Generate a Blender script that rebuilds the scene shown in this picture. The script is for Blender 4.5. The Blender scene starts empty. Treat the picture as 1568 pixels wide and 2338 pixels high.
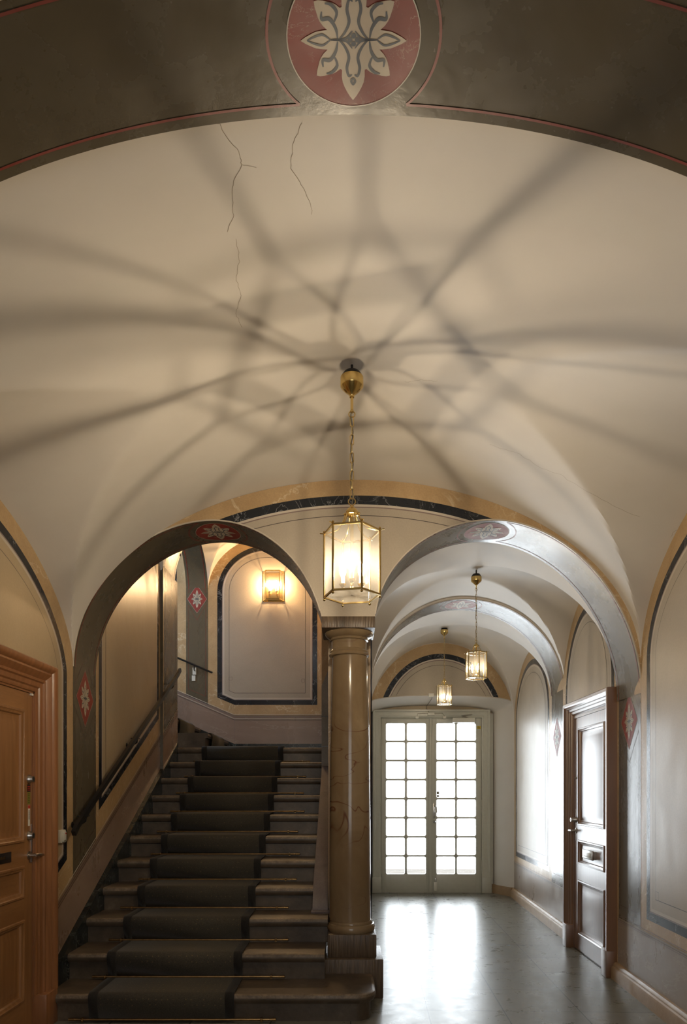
import bpy, bmesh, math, random
from math import sin, cos, pi, sqrt, atan2, hypot
from mathutils import Vector
random.seed(7)
sc = bpy.context.scene
COL = sc.collection

# ------------------------------------------------------------------ camera, light, exposure
C0 = 1.398
cam = bpy.data.cameras.new('camera'); camo = bpy.data.objects.new('camera', cam); COL.objects.link(camo)
camo.location = (0, 0, C0); camo.rotation_euler = (pi/2, 0, 0)
cam.sensor_fit = 'AUTO'; cam.sensor_width = 36; cam.lens = 1559/2338*36
cam.shift_x = -6/2338; cam.shift_y = (1803-1169)/2338; cam.clip_start = .05; cam.clip_end = 60
sc.camera = camo
sc.view_settings.view_transform = 'Standard'; sc.view_settings.look = 'None'
sc.view_settings.exposure = 0.0; sc.view_settings.gamma = 1.0; sc.view_settings.use_curve_mapping = False
W = bpy.data.worlds.new('world'); sc.world = W; W.use_nodes = True
W.node_tree.nodes['Background'].inputs[0].default_value = (.95, .98, 1, 1)
W.node_tree.nodes['Background'].inputs[1].default_value = 2.2

BULB_BIG = 7600.0
BULB_SMALL = 2100.0
BULB_SCONCE = 9000.0
def area(name, loc, rot, sx, sy, power, col):
    l = bpy.data.lights.new(name, 'AREA'); l.shape = 'RECTANGLE'; l.size = sx; l.size_y = sy
    l.energy = power; l.color = col
    o = bpy.data.objects.new(name, l); o.location = loc; o.rotation_euler = rot; COL.objects.link(o); return o
# daylight of the street behind the glazed doors, daylight of the upstairs window
area('daylight_street', (1.17, 9.66, 1.45), (-pi/2, 0, 0), 2.6, 2.8, 265, (.86, .94, 1.0))
area('daylight_upstairs', (-3.55, 7.9, 4.0), (0, -pi/2+.35, 0), 1.1, 1.0, 45, (.55, .75, 1.0))
area('fill_behind_camera', (0.05, -2.08, 1.75), (pi/2, 0, 0), 1.9, 1.9, 14, (1.0, .95, .88))  # fill lamp added behind the camera, no window known there

# ------------------------------------------------------------------ materials
def mat(name):
    m = bpy.data.materials.new(name); m.use_nodes = True
    nt = m.node_tree; b = nt.nodes['Principled BSDF']; return m, nt, b
def node(nt, t, **k):
    n = nt.nodes.new(t)
    for a, v in k.items():
        if a.startswith('i_'):
            key = a[2:].replace('_', ' ')
            n.inputs[key].default_value = v
        else: setattr(n, a, v)
    return n
def coords(nt, scale=(1, 1, 1), rot=(0, 0, 0), loc=(0, 0, 0)):
    tc = node(nt, 'ShaderNodeTexCoord'); mp = node(nt, 'ShaderNodeMapping')
    mp.inputs['Scale'].default_value = scale; mp.inputs['Rotation'].default_value = rot; mp.inputs['Location'].default_value = loc
    nt.links.new(tc.outputs['Object'], mp.inputs['Vector']); return mp.outputs['Vector']
def ramp(nt, fac, stops, interp='LINEAR'):
    r = node(nt, 'ShaderNodeValToRGB'); r.color_ramp.interpolation = interp
    el = r.color_ramp.elements
    while len(el) < len(stops): el.new(.5)
    for e, (p, c) in zip(el, stops):
        e.position = p; e.color = (*c, 1) if len(c) == 3 else c
    nt.links.new(fac, r.inputs['Fac']); return r.outputs['Color']
def noise(nt, vec, s, det=4, rough=.55, dist=0):
    n = node(nt, 'ShaderNodeTexNoise'); n.inputs['Scale'].default_value = s; n.inputs['Detail'].default_value = det
    n.inputs['Roughness'].default_value = rough; n.inputs['Distortion'].default_value = dist
    nt.links.new(vec, n.inputs['Vector']); return n.outputs['Fac']
def mixc(nt, fac, a, b, mode='MIX'):
    m = node(nt, 'ShaderNodeMix', data_type='RGBA', blend_type=mode)
    for s, v in ((m.inputs[0], fac), (m.inputs[6], a), (m.inputs[7], b)):
        if hasattr(v, 'links'): nt.links.new(v, s)
        elif isinstance(v, (int, float)): s.default_value = v
        else: s.default_value = (*v, 1)
    return m.outputs[2]
def bump(nt, b, h, strength=.1, dist=.01):
    n = node(nt, 'ShaderNodeBump'); n.inputs['Strength'].default_value = strength; n.inputs['Distance'].default_value = dist
    nt.links.new(h, n.inputs['Height']); nt.links.new(n.outputs['Normal'], b.inputs['Normal'])
def vein(nt, vec, s, w, dist=1.5, det=6):
    """mask of thin vein lines"""
    f = noise(nt, vec, s, det, .6, dist)
    return ramp(nt, f, [(.5-w, (0, 0, 0)), (.5, (1, 1, 1)), (.5+w, (0, 0, 0))])

def stucco(name, c1, c2, rough=.25, veins=None, vs=1.2, vw=.012, scale=2.0, aniso=(1, 1, 1), bmp=.25, fine=0.0, coat=0.0):
    m, nt, b = mat(name); v = coords(nt, aniso)
    f = noise(nt, v, scale, 6, .6, .6)
    col = ramp(nt, f, [(.3, c1), (.7, c2)])
    if veins:
        mk = vein(nt, v, vs, vw)
        gate = ramp(nt, noise(nt, v, vs*1.3, 2), [(.42, (0, 0, 0)), (.6, (1, 1, 1))])
        mk = mixc(nt, 1.0, mk, gate, 'MULTIPLY')
        col = mixc(nt, mk, col, veins)
    if fine:
        g = ramp(nt, noise(nt, v, 90, 3), [(.35, (1-fine,)*3), (.65, (1, 1, 1))])
        col = mixc(nt, 1.0, col, g, 'MULTIPLY')
    nt.links.new(col, b.inputs['Base Color'])
    r = ramp(nt, noise(nt, coords(nt, (2, 2, .8)), 2.2, 5, .65), [(.3, (rough*1.0,)*3), (.75, (rough*1.6,)*3)])
    nt.links.new(r, b.inputs['Roughness'])
    b.inputs['Coat Weight'].default_value = coat; b.inputs['Coat Roughness'].default_value = .08; b.inputs['Specular IOR Level'].default_value = .5
    bump(nt, b, noise(nt, coords(nt), 7, 5, .6), bmp, .006)
    return m

M = {}
def plaster():
    m, nt, b = mat('vault_plaster'); v = coords(nt)
    col = ramp(nt, noise(nt, v, 1.1, 5), [(.3, (.62, .575, .515)), (.7, (.70, .655, .595))])
    nt.links.new(col, b.inputs['Base Color']); b.inputs['Roughness'].default_value = .55
    bump(nt, b, noise(nt, v, 3, 4), .15, .01)
    return m
M['plaster'] = plaster()
M['crack'] = stucco('hairline_crack', (.22, .16, .10), (.30, .23, .15), .6)
M['tan'] = stucco('tan_marbling', (.43, .285, .14), (.53, .37, .195), .3, (.66, .54, .36), 1.6, .012, 5, fine=.12)
M['beige'] = stucco('beige_field', (.42, .325, .20), (.47, .37, .235), .3, None, scale=1.6, fine=.05)
M['greyf'] = stucco('grey_beige_field', (.40, .345, .27), (.45, .39, .31), .3, None, scale=1.6, fine=.06)
M['edge'] = stucco('light_edge', (.52, .46, .38), (.56, .50, .42), .3)
M['mauve'] = stucco('mauve_line', (.20, .15, .135), (.24, .18, .16), .3)
M['line'] = stucco('dark_line', (.05, .04, .035), (.06, .05, .045), .35)
M['black'] = stucco('black_marbling', (.006, .008, .012), (.012, .015, .022), .2, (.30, .31, .32), 4.5, .012, 6)
M['skirt'] = stucco('green_black_marbling', (.006, .008, .009), (.02, .026, .024), .22, (.12, .14, .13), 6, .02, 9)
M['olive'] = stucco('olive_marbling', (.085, .068, .042), (.125, .102, .066), .21, None, scale=1.6, aniso=(1, 1, .5))
M['dado'] = stucco('mauve_marbling', (.24, .165, .125), (.30, .215, .165), .25, (.40, .32, .26), 1.1, .01, 2.5, (.6, .6, 1.6))
M['dado_r'] = stucco('grey_mauve_marbling', (.27, .21, .165), (.33, .265, .21), .25, (.42, .36, .3), 1.3, .01, 2.5, (.6, .6, 1.6))
M['red'] = stucco('red_marbling', (.20, .026, .016), (.27, .036, .024), .4, (.42, .2, .14), 9, .008, 6)
M['redline'] = stucco('red_line', (.20, .035, .022), (.24, .045, .03), .3)
M['brownline'] = stucco('brown_line', (.07, .03, .018), (.09, .04, .022), .3)
M['cream'] = stucco('cream_paint', (.50, .42, .31), (.58, .49, .37), .35, scale=8)
M['ink'] = stucco('blue_black_paint', (.030, .040, .062), (.045, .055, .08), .35, scale=8)
M['base_r'] = stucco('tan_stone_base', (.33, .215, .12), (.42, .29, .17), .35, scale=6, fine=.1)
def columnmat():
    m, nt, b = mat('polished_brown_marble'); v = coords(nt, (1, 1, .55))
    col = ramp(nt, noise(nt, v, 2.2, 7, .6, 1.2), [(.3, (.185, .125, .068)), (.55, (.245, .175, .10)), (.75, (.32, .24, .145))])
    mk = vein(nt, coords(nt, (1, 1, 1.7), (.5, .3, 0)), 1.1, .007, .9, 3)
    mk = mixc(nt, 1.0, mk, ramp(nt, noise(nt, coords(nt, loc=(2, 0, 1)), 1.6, 2), [(.40, (0, 0, 0)), (.5, (1, 1, 1))]), 'MULTIPLY')
    col = mixc(nt, mk, col, (.12, .045, .022))
    nt.links.new(col, b.inputs['Base Color']); b.inputs['Roughness'].default_value = .16
    bump(nt, b, noise(nt, v, 6, 3), .06, .01); return m
M['column'] = columnmat()
def combed():
    m, nt, b = mat('tooled_stone'); v = coords(nt, (90, 90, 6))
    f = noise(nt, v, 1.0, 3)
    col = ramp(nt, f, [(.3, (.055, .036, .022)), (.7, (.135, .094, .058))])
    nt.links.new(col, b.inputs['Base Color']); b.inputs['Roughness'].default_value = .4
    bump(nt, b, f, .4, .01); return m
M['combed'] = combed()
def stepmat():
    m, nt, b = mat('worn_stone'); v = coords(nt)
    col = ramp(nt, noise(nt, v, 5, 8, .65), [(.3, (.042, .030, .020)), (.58, (.092, .069, .047)), (.78, (.19, .145, .10))])
    nt.links.new(col, b.inputs['Base Color']); b.inputs['Roughness'].default_value = .42
    bump(nt, b, noise(nt, v, 18, 6), .35, .006); return m
M['step'] = stepmat()
M['worn'] = stucco('worn_step_edge', (.10, .075, .05), (.26, .20, .14), .4, scale=14, fine=.3)
M['cheek'] = stucco('grey_stone', (.15, .12, .115), (.20, .165, .155), .4, scale=6, fine=.15)
M['block'] = stucco('grey_block_stone', (.24, .22, .19), (.33, .30, .26), .35, scale=5, fine=.1)
def carpet(name, c1, dots):
    m, nt, b = mat(name); v = coords(nt)
    col = ramp(nt, noise(nt, v, 260, 2), [(.35, tuple(x*.7 for x in c1)), (.65, tuple(x*1.25 for x in c1))])
    if dots:
        vo = node(nt, 'ShaderNodeTexVoronoi'); vo.inputs['Scale'].default_value = 28; vo.inputs['Randomness'].default_value = .25
        nt.links.new(v, vo.inputs['Vector'])
        d = ramp(nt, vo.outputs['Distance'], [(.10, (1, 1, 1)), (.13, (0, 0, 0))])
        col = mixc(nt, d, col, (.13, .10, .05))
    nt.links.new(col, b.inputs['Base Color']); b.inputs['Roughness'].default_value = .95
    b.inputs['Sheen Weight'].default_value = .08
    bump(nt, b, noise(nt, v, 300, 2), .3, .003); return m
M['carpet'] = carpet('grey_wool', (.060, .052, .038), True)
M['carpet_edge'] = carpet('dark_wool', (.016, .014, .012), False)
def floormat():
    m, nt, b = mat('stone_tiles'); v = coords(nt, rot=(0, 0, math.atan(.035)), loc=(-.364, -4.345, 0))
    br = node(nt, 'ShaderNodeTexBrick'); br.offset = 0; br.squash = 1
    br.inputs['Scale'].default_value = 1; br.inputs['Brick Width'].default_value = .48; br.inputs['Row Height'].default_value = .465
    br.inputs['Mortar Size'].default_value = .0035; br.inputs['Mortar Smooth'].default_value = 0
    br.inputs['Color1'].default_value = (.16, .155, .125, 1); br.inputs['Color2'].default_value = (.195, .185, .155, 1)
    br.inputs['Mortar'].default_value = (.02, .018, .014, 1)
    nt.links.new(v, br.inputs['Vector'])
    n = ramp(nt, noise(nt, coords(nt), 5, 7, .7, .5), [(.3, (.78, .78, .78)), (.7, (1.15, 1.15, 1.15))])
    col = mixc(nt, 1.0, br.outputs['Color'], n, 'MULTIPLY')
    sm = ramp(nt, noise(nt, coords(nt, (1, 2.2, 1)), 9, 5, .7), [(.74, (0, 0, 0)), (.80, (.7, .7, .7))])
    col = mixc(nt, sm, col, (.10, .095, .078))
    nt.links.new(col, b.inputs['Base Color'])
    r = ramp(nt, noise(nt, coords(nt), 8, 6, .7), [(.3, (.24,)*3), (.75, (.38,)*3)])
    nt.links.new(r, b.inputs['Roughness'])
    b.inputs['Specular IOR Level'].default_value = .3
    bump(nt, b, noise(nt, coords(nt), 3, 3), .06, .01)
    return m
M['floor'] = floormat()
def wood(name, c1, c2, rough, horiz=False, coat=.6):
    m, nt, b = mat(name)
    v = coords(nt, (9, 1.1, 9) if horiz else (9, 9, .9))
    f = noise(nt, v, 1.6, 6, .6, 1.6)
    w = node(nt, 'ShaderNodeTexWave', wave_type='RINGS' if not horiz else 'BANDS'); w.inputs['Scale'].default_value = .7
    w.inputs['Distortion'].default_value = 5; w.inputs['Detail'].default_value = 3; nt.links.new(v, w.inputs['Vector'])
    mx = mixc(nt, .14, f, w.outputs['Color'])
    col = ramp(nt, mx, [(.25, c1), (.7, c2)])
    fine = ramp(nt, noise(nt, coords(nt, (60, 3, 60) if horiz else (60, 60, 3)), 3, 3), [(.35, (.90,)*3), (.6, (1.0,)*3)])
    col = mixc(nt, 1.0, col, fine, 'MULTIPLY')
    nt.links.new(col, b.inputs['Base Color']); b.inputs['Roughness'].default_value = rough
    b.inputs['Coat Weight'].default_value = coat; b.inputs['Coat Roughness'].default_value = .36
    bump(nt, b, fine, .08, .003); return m
M['oak'] = wood('varnished_oak', (.22, .095, .032), (.34, .165, .062), .38, coat=.3)
M['oak_h'] = wood('varnished_oak_rail', (.22, .095, .032), (.34, .165, .062), .38, True, coat=.3)
M['oakred'] = wood('varnished_red_oak', (.21, .085, .03), (.33, .14, .055), .36, coat=.4)
M['brown'] = wood('brown_varnished_wood', (.13, .05, .014), (.20, .08, .026), .42, coat=1.0)
M['brown'].node_tree.nodes['Principled BSDF'].inputs['Coat IOR'].default_value = 1.9
M['brown'].node_tree.nodes['Principled BSDF'].inputs['Specular IOR Level'].default_value = .8
def plain(name, c, rough=.4, metal=0, coat=0, nz=0):
    m, nt, b = mat(name)
    b.inputs['Base Color'].default_value = (*c, 1); b.inputs['Roughness'].default_value = rough; b.inputs['Metallic'].default_value = metal
    b.inputs['Coat Weight'].default_value = coat
    v = coords(nt); f = noise(nt, v, 25, 4)
    col = ramp(nt, f, [(.3, tuple(x*(1-nz) for x in c)), (.7, c)]); nt.links.new(col, b.inputs['Base Color'])
    return m
M['white'] = plain('white_door_paint', (.55, .55, .48), .3, nz=.06)
M['plastic'] = plain('white_plastic', (.72, .70, .62), .35, nz=.02)
M['brass'] = plain('polished_brass', (.72, .52, .20), .18, 1, nz=.1)
M['brass_old'] = plain('old_brass', (.42, .27, .12), .34, 1, nz=.4)
M['steel'] = plain('brushed_steel', (.55, .53, .50), .28, 1, nz=.1)
M['iron'] = plain('black_iron', (.012, .012, .013), .35, nz=.2)
M['dark'] = plain('dark_gap', (.01, .009, .008), .8)
M['cord'] = plain('grey_cord', (.20, .17, .12), .5)
M['yellow'] = plain('yellow_sticker', (.62, .46, .04), .5)
M['orange'] = plain('green_yellow_sticker', (.20, .20, .03), .5)
M['rdot'] = plain('red_dot', (.5, .03, .02), .4)
M['inkp'] = plain('black_ink', (.02, .02, .02), .5)
M['dirt'] = plain('dark_dirt', (.06, .055, .045), .6)
def glass(name, refl=.12, haze=.0, col=(1, 1, 1)):
    m = bpy.data.materials.new(name); m.use_nodes = True; nt = m.node_tree; nt.nodes.clear()
    out = node(nt, 'ShaderNodeOutputMaterial'); tr = node(nt, 'ShaderNodeBsdfTransparent'); gl = node(nt, 'ShaderNodeBsdfGlossy')
    tr.inputs['Color'].default_value = (*col, 1); gl.inputs['Roughness'].default_value = .03
    fr = node(nt, 'ShaderNodeLayerWeight'); fr.inputs['Blend'].default_value = refl
    mx = node(nt, 'ShaderNodeMixShader'); nt.links.new(fr.outputs['Fresnel'], mx.inputs[0])
    nt.links.new(tr.outputs[0], mx.inputs[1]); nt.links.new(gl.outputs[0], mx.inputs[2])
    res = mx.outputs[0]
    if haze:
        tl = node(nt, 'ShaderNodeBsdfTranslucent'); tl.inputs['Color'].default_value = (1, .95, .85, 1)
        m2 = node(nt, 'ShaderNodeMixShader'); m2.inputs[0].default_value = haze
        nt.links.new(res, m2.inputs[1]); nt.links.new(tl.outputs[0], m2.inputs[2]); res = m2.outputs[0]
    nt.links.new(res, out.inputs['Surface']); return m
M['glass'] = glass('clear_glass', .3)
M['lglass'] = glass('bevelled_lantern_glass', .12, .022)
M['lglass_small'] = glass('dusty_lantern_glass', .12, .05)
def emis(name, c, s):
    m = bpy.data.materials.new(name); m.use_nodes = True; nt = m.node_tree; nt.nodes.clear()
    out = node(nt, 'ShaderNodeOutputMaterial'); e = node(nt, 'ShaderNodeEmission'); e.inputs['Color'].default_value = (*c, 1)
    e.inputs['Strength'].default_value = s; nt.links.new(e.outputs[0], out.inputs['Surface']); return m
WARM = (1.0, .82, .58)
M['bulb_glass'] = glass('frosted_bulb_glass', .2, .3)
M['bulb_big'] = emis('lit_bulb_large', WARM, BULB_BIG)
M['bulb_small'] = emis('lit_bulb_small', WARM, BULB_SMALL)
M['bulb_sconce'] = emis('lit_bulb_sconce', (1.0, .66, .34), BULB_SCONCE)

# ------------------------------------------------------------------ mesh builder
class MB:
    def __init__(s): s.v = []; s.f = []; s.m = []
    def add(s, vs, fs, mi=0):
        n = len(s.v); s.v += [tuple(v) for v in vs]
        for f in fs: s.f.append(tuple(i+n for i in f)); s.m.append(mi)
    def box(s, x0, x1, y0, y1, z0, z1, mi=0, f=None):
        vs = [(x, y, z) for x in (x0, x1) for y in (y0, y1) for z in (z0, z1)]
        if f: vs = [f(*v) for v in vs]
        s.add(vs, [(0, 1, 3, 2), (4, 6, 7, 5), (0, 4, 5, 1), (2, 3, 7, 6), (0, 2, 6, 4), (1, 5, 7, 3)], mi)
    def bbox(s, x0, x1, y0, y1, z0, z1, b=.005, mi=0, f=None):
        """box with chamfered edges on all sides (hull of three boxes)"""
        bm = bmesh.new(); bmesh.ops.create_cube(bm, size=1)
        for v in bm.verts: v.co = Vector(((x0+x1)/2+v.co.x*(x1-x0), (y0+y1)/2+v.co.y*(y1-y0), (z0+z1)/2+v.co.z*(z1-z0)))
        bmesh.ops.bevel(bm, geom=bm.edges[:], offset=b, segments=2, affect='EDGES', profile=.5)
        bm.verts.index_update()
        vs = [v.co.copy() for v in bm.verts]
        if f: vs = [f(*v) for v in vs]
        s.add(vs, [[v.index for v in q.verts] for q in bm.faces], mi); bm.free()
    def grid(s, fn, us, vs_, mi=0):
        nu, nv = len(us), len(vs_)
        s.add([fn(u, v) for u in us for v in vs_], [(i*nv+j, (i+1)*nv+j, (i+1)*nv+j+1, i*nv+j+1) for i in range(nu-1) for j in range(nv-1)], mi)
    def lathe(s, prof, c, n=32, mi=0, ax='z'):
        vs = []
        for r, z in prof:
            for k in range(n):
                a = 2*pi*k/n
                if ax == 'z': vs.append((c[0]+r*cos(a), c[1]+r*sin(a), c[2]+z))
                elif ax == 'x': vs.append((c[0]+z, c[1]+r*cos(a), c[2]+r*sin(a)))
                else: vs.append((c[0]+r*cos(a), c[1]+z, c[2]+r*sin(a)))
        fs = [(i*n+k, i*n+(k+1) % n, (i+1)*n+(k+1) % n, (i+1)*n+k) for i in range(len(prof)-1) for k in range(n)]
        fs.append(tuple(range(n))[::-1]); fs.append(tuple((len(prof)-1)*n+k for k in range(n)))
        s.add(vs, fs, mi)
    def tube(s, pts, r, n=8, mi=0, closed=False, rect=None):
        pts = [Vector(p) for p in pts]; N = len(pts); vs = []
        prev = None
        for i, p in enumerate(pts):
            if closed: t = (pts[(i+1) % N]-pts[i-1])
            else: t = pts[min(i+1, N-1)]-pts[max(i-1, 0)]
            t.normalize()
            if prev is None:
                up = Vector((0, 0, 1)) if abs(t.z) < .9 else Vector((0, 1, 0))
                a = t.cross(up).normalized()
            else: a = (prev - t*prev.dot(t)).normalized()
            prev = a; b = t.cross(a)
            rr = r[i] if isinstance(r, (list, tuple)) else r
            if rect:
                w, h = rect
                for (q1, q2) in ((-w, -h), (w, -h), (w, h), (-w, h)): vs.append(p+a*q1+b*q2)
            else:
                for k in range(n):
                    an = 2*pi*k/n; vs.append(p+a*cos(an)*rr+b*sin(an)*rr)
        if rect: n = 4
        M_ = N if closed else N-1
        fs = [(i*n+k, i*n+(k+1) % n, ((i+1) % N)*n+(k+1) % n, ((i+1) % N)*n+k) for i in range(M_) for k in range(n)]
        if not closed: fs += [tuple(range(n))[::-1], tuple((N-1)*n+k for k in range(n))]
        s.add(vs, fs, mi)
    def prism(s, poly, a0, a1, f, mi=0):
        """poly list of (p,q), extruded a0..a1; f(a,p,q)->xyz"""
        n = len(poly)
        vs = [f(a0, p, q) for p, q in poly]+[f(a1, p, q) for p, q in poly]
        s.add(vs, [tuple(range(n))[::-1], tuple(range(n, 2*n))]+[(i, (i+1) % n, n+(i+1) % n, n+i) for i in range(n)], mi)
    def ball(s, c, r, n=8, mi=0, sz=1):
        s.lathe([(r*sin(pi*(i+.02)/(n+.04)), -r*sz*cos(pi*i/n)) for i in range(n+1)], c, n+2, mi)
    # flat paint on a mapped surface, f(u, v, off)
    def col(s, f, us, z0, z1, off, mi, nz=1):
        vs = []; 
        for u in us:
            a, b = z0(u), z1(u); b = max(a, b)
            for j in range(nz+1): vs.append(f(u, a+(b-a)*j/nz, off))
        k = nz+1
        s.add(vs, [(i*k+j, (i+1)*k+j, (i+1)*k+j+1, i*k+j+1) for i in range(len(us)-1) for j in range(nz)], mi)
    def ribbon(s, f, pts, w, off, mi, closed=False):
        N = len(pts); L = []; R = []
        for i, p in enumerate(pts):
            if closed: a, b = pts[i-1], pts[(i+1) % N]
            else: a, b = pts[max(i-1, 0)], pts[min(i+1, N-1)]
            d0 = (p[0]-a[0], p[1]-a[1]); d1 = (b[0]-p[0], b[1]-p[1])
            l0 = hypot(*d0); l1 = hypot(*d1)
            if l0 < 1e-9: d0, l0 = d1, l1
            if l1 < 1e-9: d1, l1 = d0, l0
            n0 = (-d0[1]/l0, d0[0]/l0); n1 = (-d1[1]/l1, d1[0]/l1)
            m = (n0[0]+n1[0], n0[1]+n1[1]); q = max(m[0]*m[0]+m[1]*m[1], .5)
            ww = w[i] if isinstance(w, (list, tuple)) else w
            sc_ = ww/q
            L.append(f(p[0]+m[0]*sc_, p[1]+m[1]*sc_, off)); R.append(f(p[0]-m[0]*sc_, p[1]-m[1]*sc_, off))
        k = N if closed else N-1
        s.add(L+R, [(i, (i+1) % N, N+(i+1) % N, N+i) for i in range(k)], mi)
    def build(s, name, mats, parent=None, smooth=35):
        me = bpy.data.meshes.new(name); me.from_pydata([tuple(v) for v in s.v], [], [tuple(f) for f in s.f]); me.validate()
        if len(me.polygons) == len(s.m): me.polygons.foreach_set('material_index', s.m)
        if not isinstance(mats, (list, tuple)): mats = [mats]
        for m in mats: me.materials.append(M[m] if isinstance(m, str) else m)
        bm = bmesh.new(); bm.from_mesh(me); bmesh.ops.recalc_face_normals(bm, faces=bm.faces); bm.to_mesh(me); bm.free()
        me.polygons.foreach_set('use_smooth', [True]*len(me.polygons))
        me.set_sharp_from_angle(angle=math.radians(smooth)); me.update()
        o = bpy.data.objects.new(name, me); COL.objects.link(o)
        if parent: o.parent = parent
        return o
def tag(o, label=None, cat=None, group=None, kind=None):
    if label: o['label'] = label
    if cat: o['category'] = cat
    if group: o['group'] = group
    if kind: o['kind'] = kind
    return o
def thing(name, label, cat, group=None, loc=(0, 0, 0), kind=None):
    o = bpy.data.objects.new(name, None); COL.objects.link(o); o.location = loc; return tag(o, label, cat, group, kind)
def lin(a, b, n): return [a+(b-a)*i/n for i in range(n+1)]
def cosl(a, b, n): return [a+(b-a)*(1-cos(pi*i/n))/2 for i in range(n+1)]

# ------------------------------------------------------------------ plan of the hall
XL = -1.84
def XR(y): return 1.985+.048*(y-4.6)
def nose(y): return .525*y-1.981           # stair pitch line
def fL(u, z, o): return (XL+o, u, z)
def fR(u, z, o): return (XR(u)-o, u, z)
def fY(y0): return lambda u, z, o: (u, y0-o, z)

# painted rosette --------------------------------------------------
def rosette(mb, f, s, t, kx, ky, mi_c, mi_i, off):
    """cream leaf star with ink scrolls, f(s,t,off), centred s,t, half sizes kx, ky"""
    K = [(0, .80), (18, .40), (42, .78), (66, .42), (90, .90)]
    def r(a):
        a = abs(math.degrees(a)) % 180; a = 180-a if a > 90 else a
        for (a0, r0), (a1, r1) in zip(K, K[1:]):
            if a0 <= a <= a1:
                q = (a-a0)/(a1-a0)
                pk, vl, w = (r0, r1, q) if r0 > r1 else (r1, r0, 1-q)
                e = 1-w**2.0
                return vl+(pk-vl)*e-.13*pk*min(1, w/.4)**.8*e
        return .8
    def g(x, y, o): return f(s+x*kx, t+y*ky, o)
    n = 96; rings = 5; vs = [g(0, 0, off)]
    for j in range(1, rings+1):
        for i in range(n):
            a = 2*pi*i/n; q = r(a)*j/rings; vs.append(g(q*cos(a), q*sin(a), off))
    fs = [(0, 1+i, 1+(i+1) % n) for i in range(n)]
    for j in range(rings-1):
        fs += [(1+j*n+i, 1+(j+1)*n+i, 1+(j+1)*n+(i+1) % n, 1+j*n+(i+1) % n) for i in range(n)]
    mb.add(vs, fs, mi_c)
    o = off+.0008
    def cur(pts, w, m=12):
        out = []
        for k in range(len(pts)-1):
            p0 = pts[max(k-1, 0)]; p1 = pts[k]; p2 = pts[k+1]; p3 = pts[min(k+2, len(pts)-1)]
            for i in range(m//2):
                q = i/(m//2)
                out.append(tuple(.5*((2*p1[c])+(-p0[c]+p2[c])*q+(2*p0[c]-5*p1[c]+4*p2[c]-p3[c])*q*q+(-p0[c]+3*p1[c]-3*p2[c]+p3[c])*q**3) for c in (0, 1)))
        out.append(pts[-1]); N = len(out)
        ws = [w*(.6+1.3*sin(pi*min(1, (i+.5)/N))) for i in range(N)]
        for sx in (1, -1):
            for sy in (1, -1):
                mb.ribbon(g, [(x*sx, y*sy) for x, y in out], ws, o, mi_i)
    cur([(.02, .12), (.11, .02), (.24, .0), (.35, .0)], .018)
    cur([(.22, .0), (.13, .10), (.07, .24), (.10, .40), (.07, .52), (.02, .50)], .024)
    cur([(.24, .02), (.27, .16), (.36, .28), (.47, .28), (.47, .38)], .028)
    cur([(.30, .22), (.25, .36), (.33, .46), (.42, .48)], .024)
    cur([(.35, .0), (.46, .07), (.58, .05), (.70, .0)], .016)
    cur([(.0, .55), (.03, .60), (.0, .66)], .02)
    for (dx, dy) in ((.055, 0), (-.055, 0), (0, .055), (0, -.055)):
        vs = [g(dx, dy, o)]+[g(dx+.038*cos(2*pi*i/10), dy+.038*sin(2*pi*i/10), o) for i in range(10)]
        mb.add(vs, [(0, 1+i, 1+(i+1) % 10) for i in range(10)], mi_i)

class Arch:
    def __init__(s, cx, aL, bL, aR, bR, cr, n=2.0, nR=None):
        s.cx, s.aL, s.bL, s.aR, s.bR, s.cr, s.n, s.nR = cx, aL, bL, aR, bR, cr, n, nR or n
        P = []
        for i in range(0, 121):
            th = pi/2*i/120; P.append((cx-aL*cos(th)**(2/s.n), cr-bL+bL*sin(th)**(2/s.n)))
        for i in range(1, 121):
            th = pi/2*(1-i/120); P.append((cx+aR*cos(th)**(2/s.nR), cr-bR+bR*sin(th)**(2/s.nR)))
        s.P = P; S = [0]
        for a, b in zip(P, P[1:]): S.append(S[-1]+hypot(b[0]-a[0], b[1]-a[1]))
        c = S[120]; s.S = [x-c for x in S]
    def z(s, x):
        if x < s.cx: u, b, n = (s.cx-x)/s.aL, s.bL, s.n
        else: u, b, n = (x-s.cx)/s.aR, s.bR, s.nR
        if u >= 1: return s.cr-b
        return s.cr-b+b*(1-u**n)**(1/n)
    def at(s, q):
        S = s.S; q = min(max(q, S[0]), S[-1]); lo, hi = 0, len(S)-1
        while hi-lo > 1:
            mid = (lo+hi)//2
            if S[mid] <= q: lo = mid
            else: hi = mid
        k = (q-S[lo])/max(S[hi]-S[lo], 1e-9); a, b = s.P[lo], s.P[hi]
        tx, tz = b[0]-a[0], b[1]-a[1]; l = hypot(tx, tz)
        return a[0]+k*(b[0]-a[0]), a[1]+k*(b[1]-a[1]), tz/l, -tx/l     # inward normal
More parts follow.
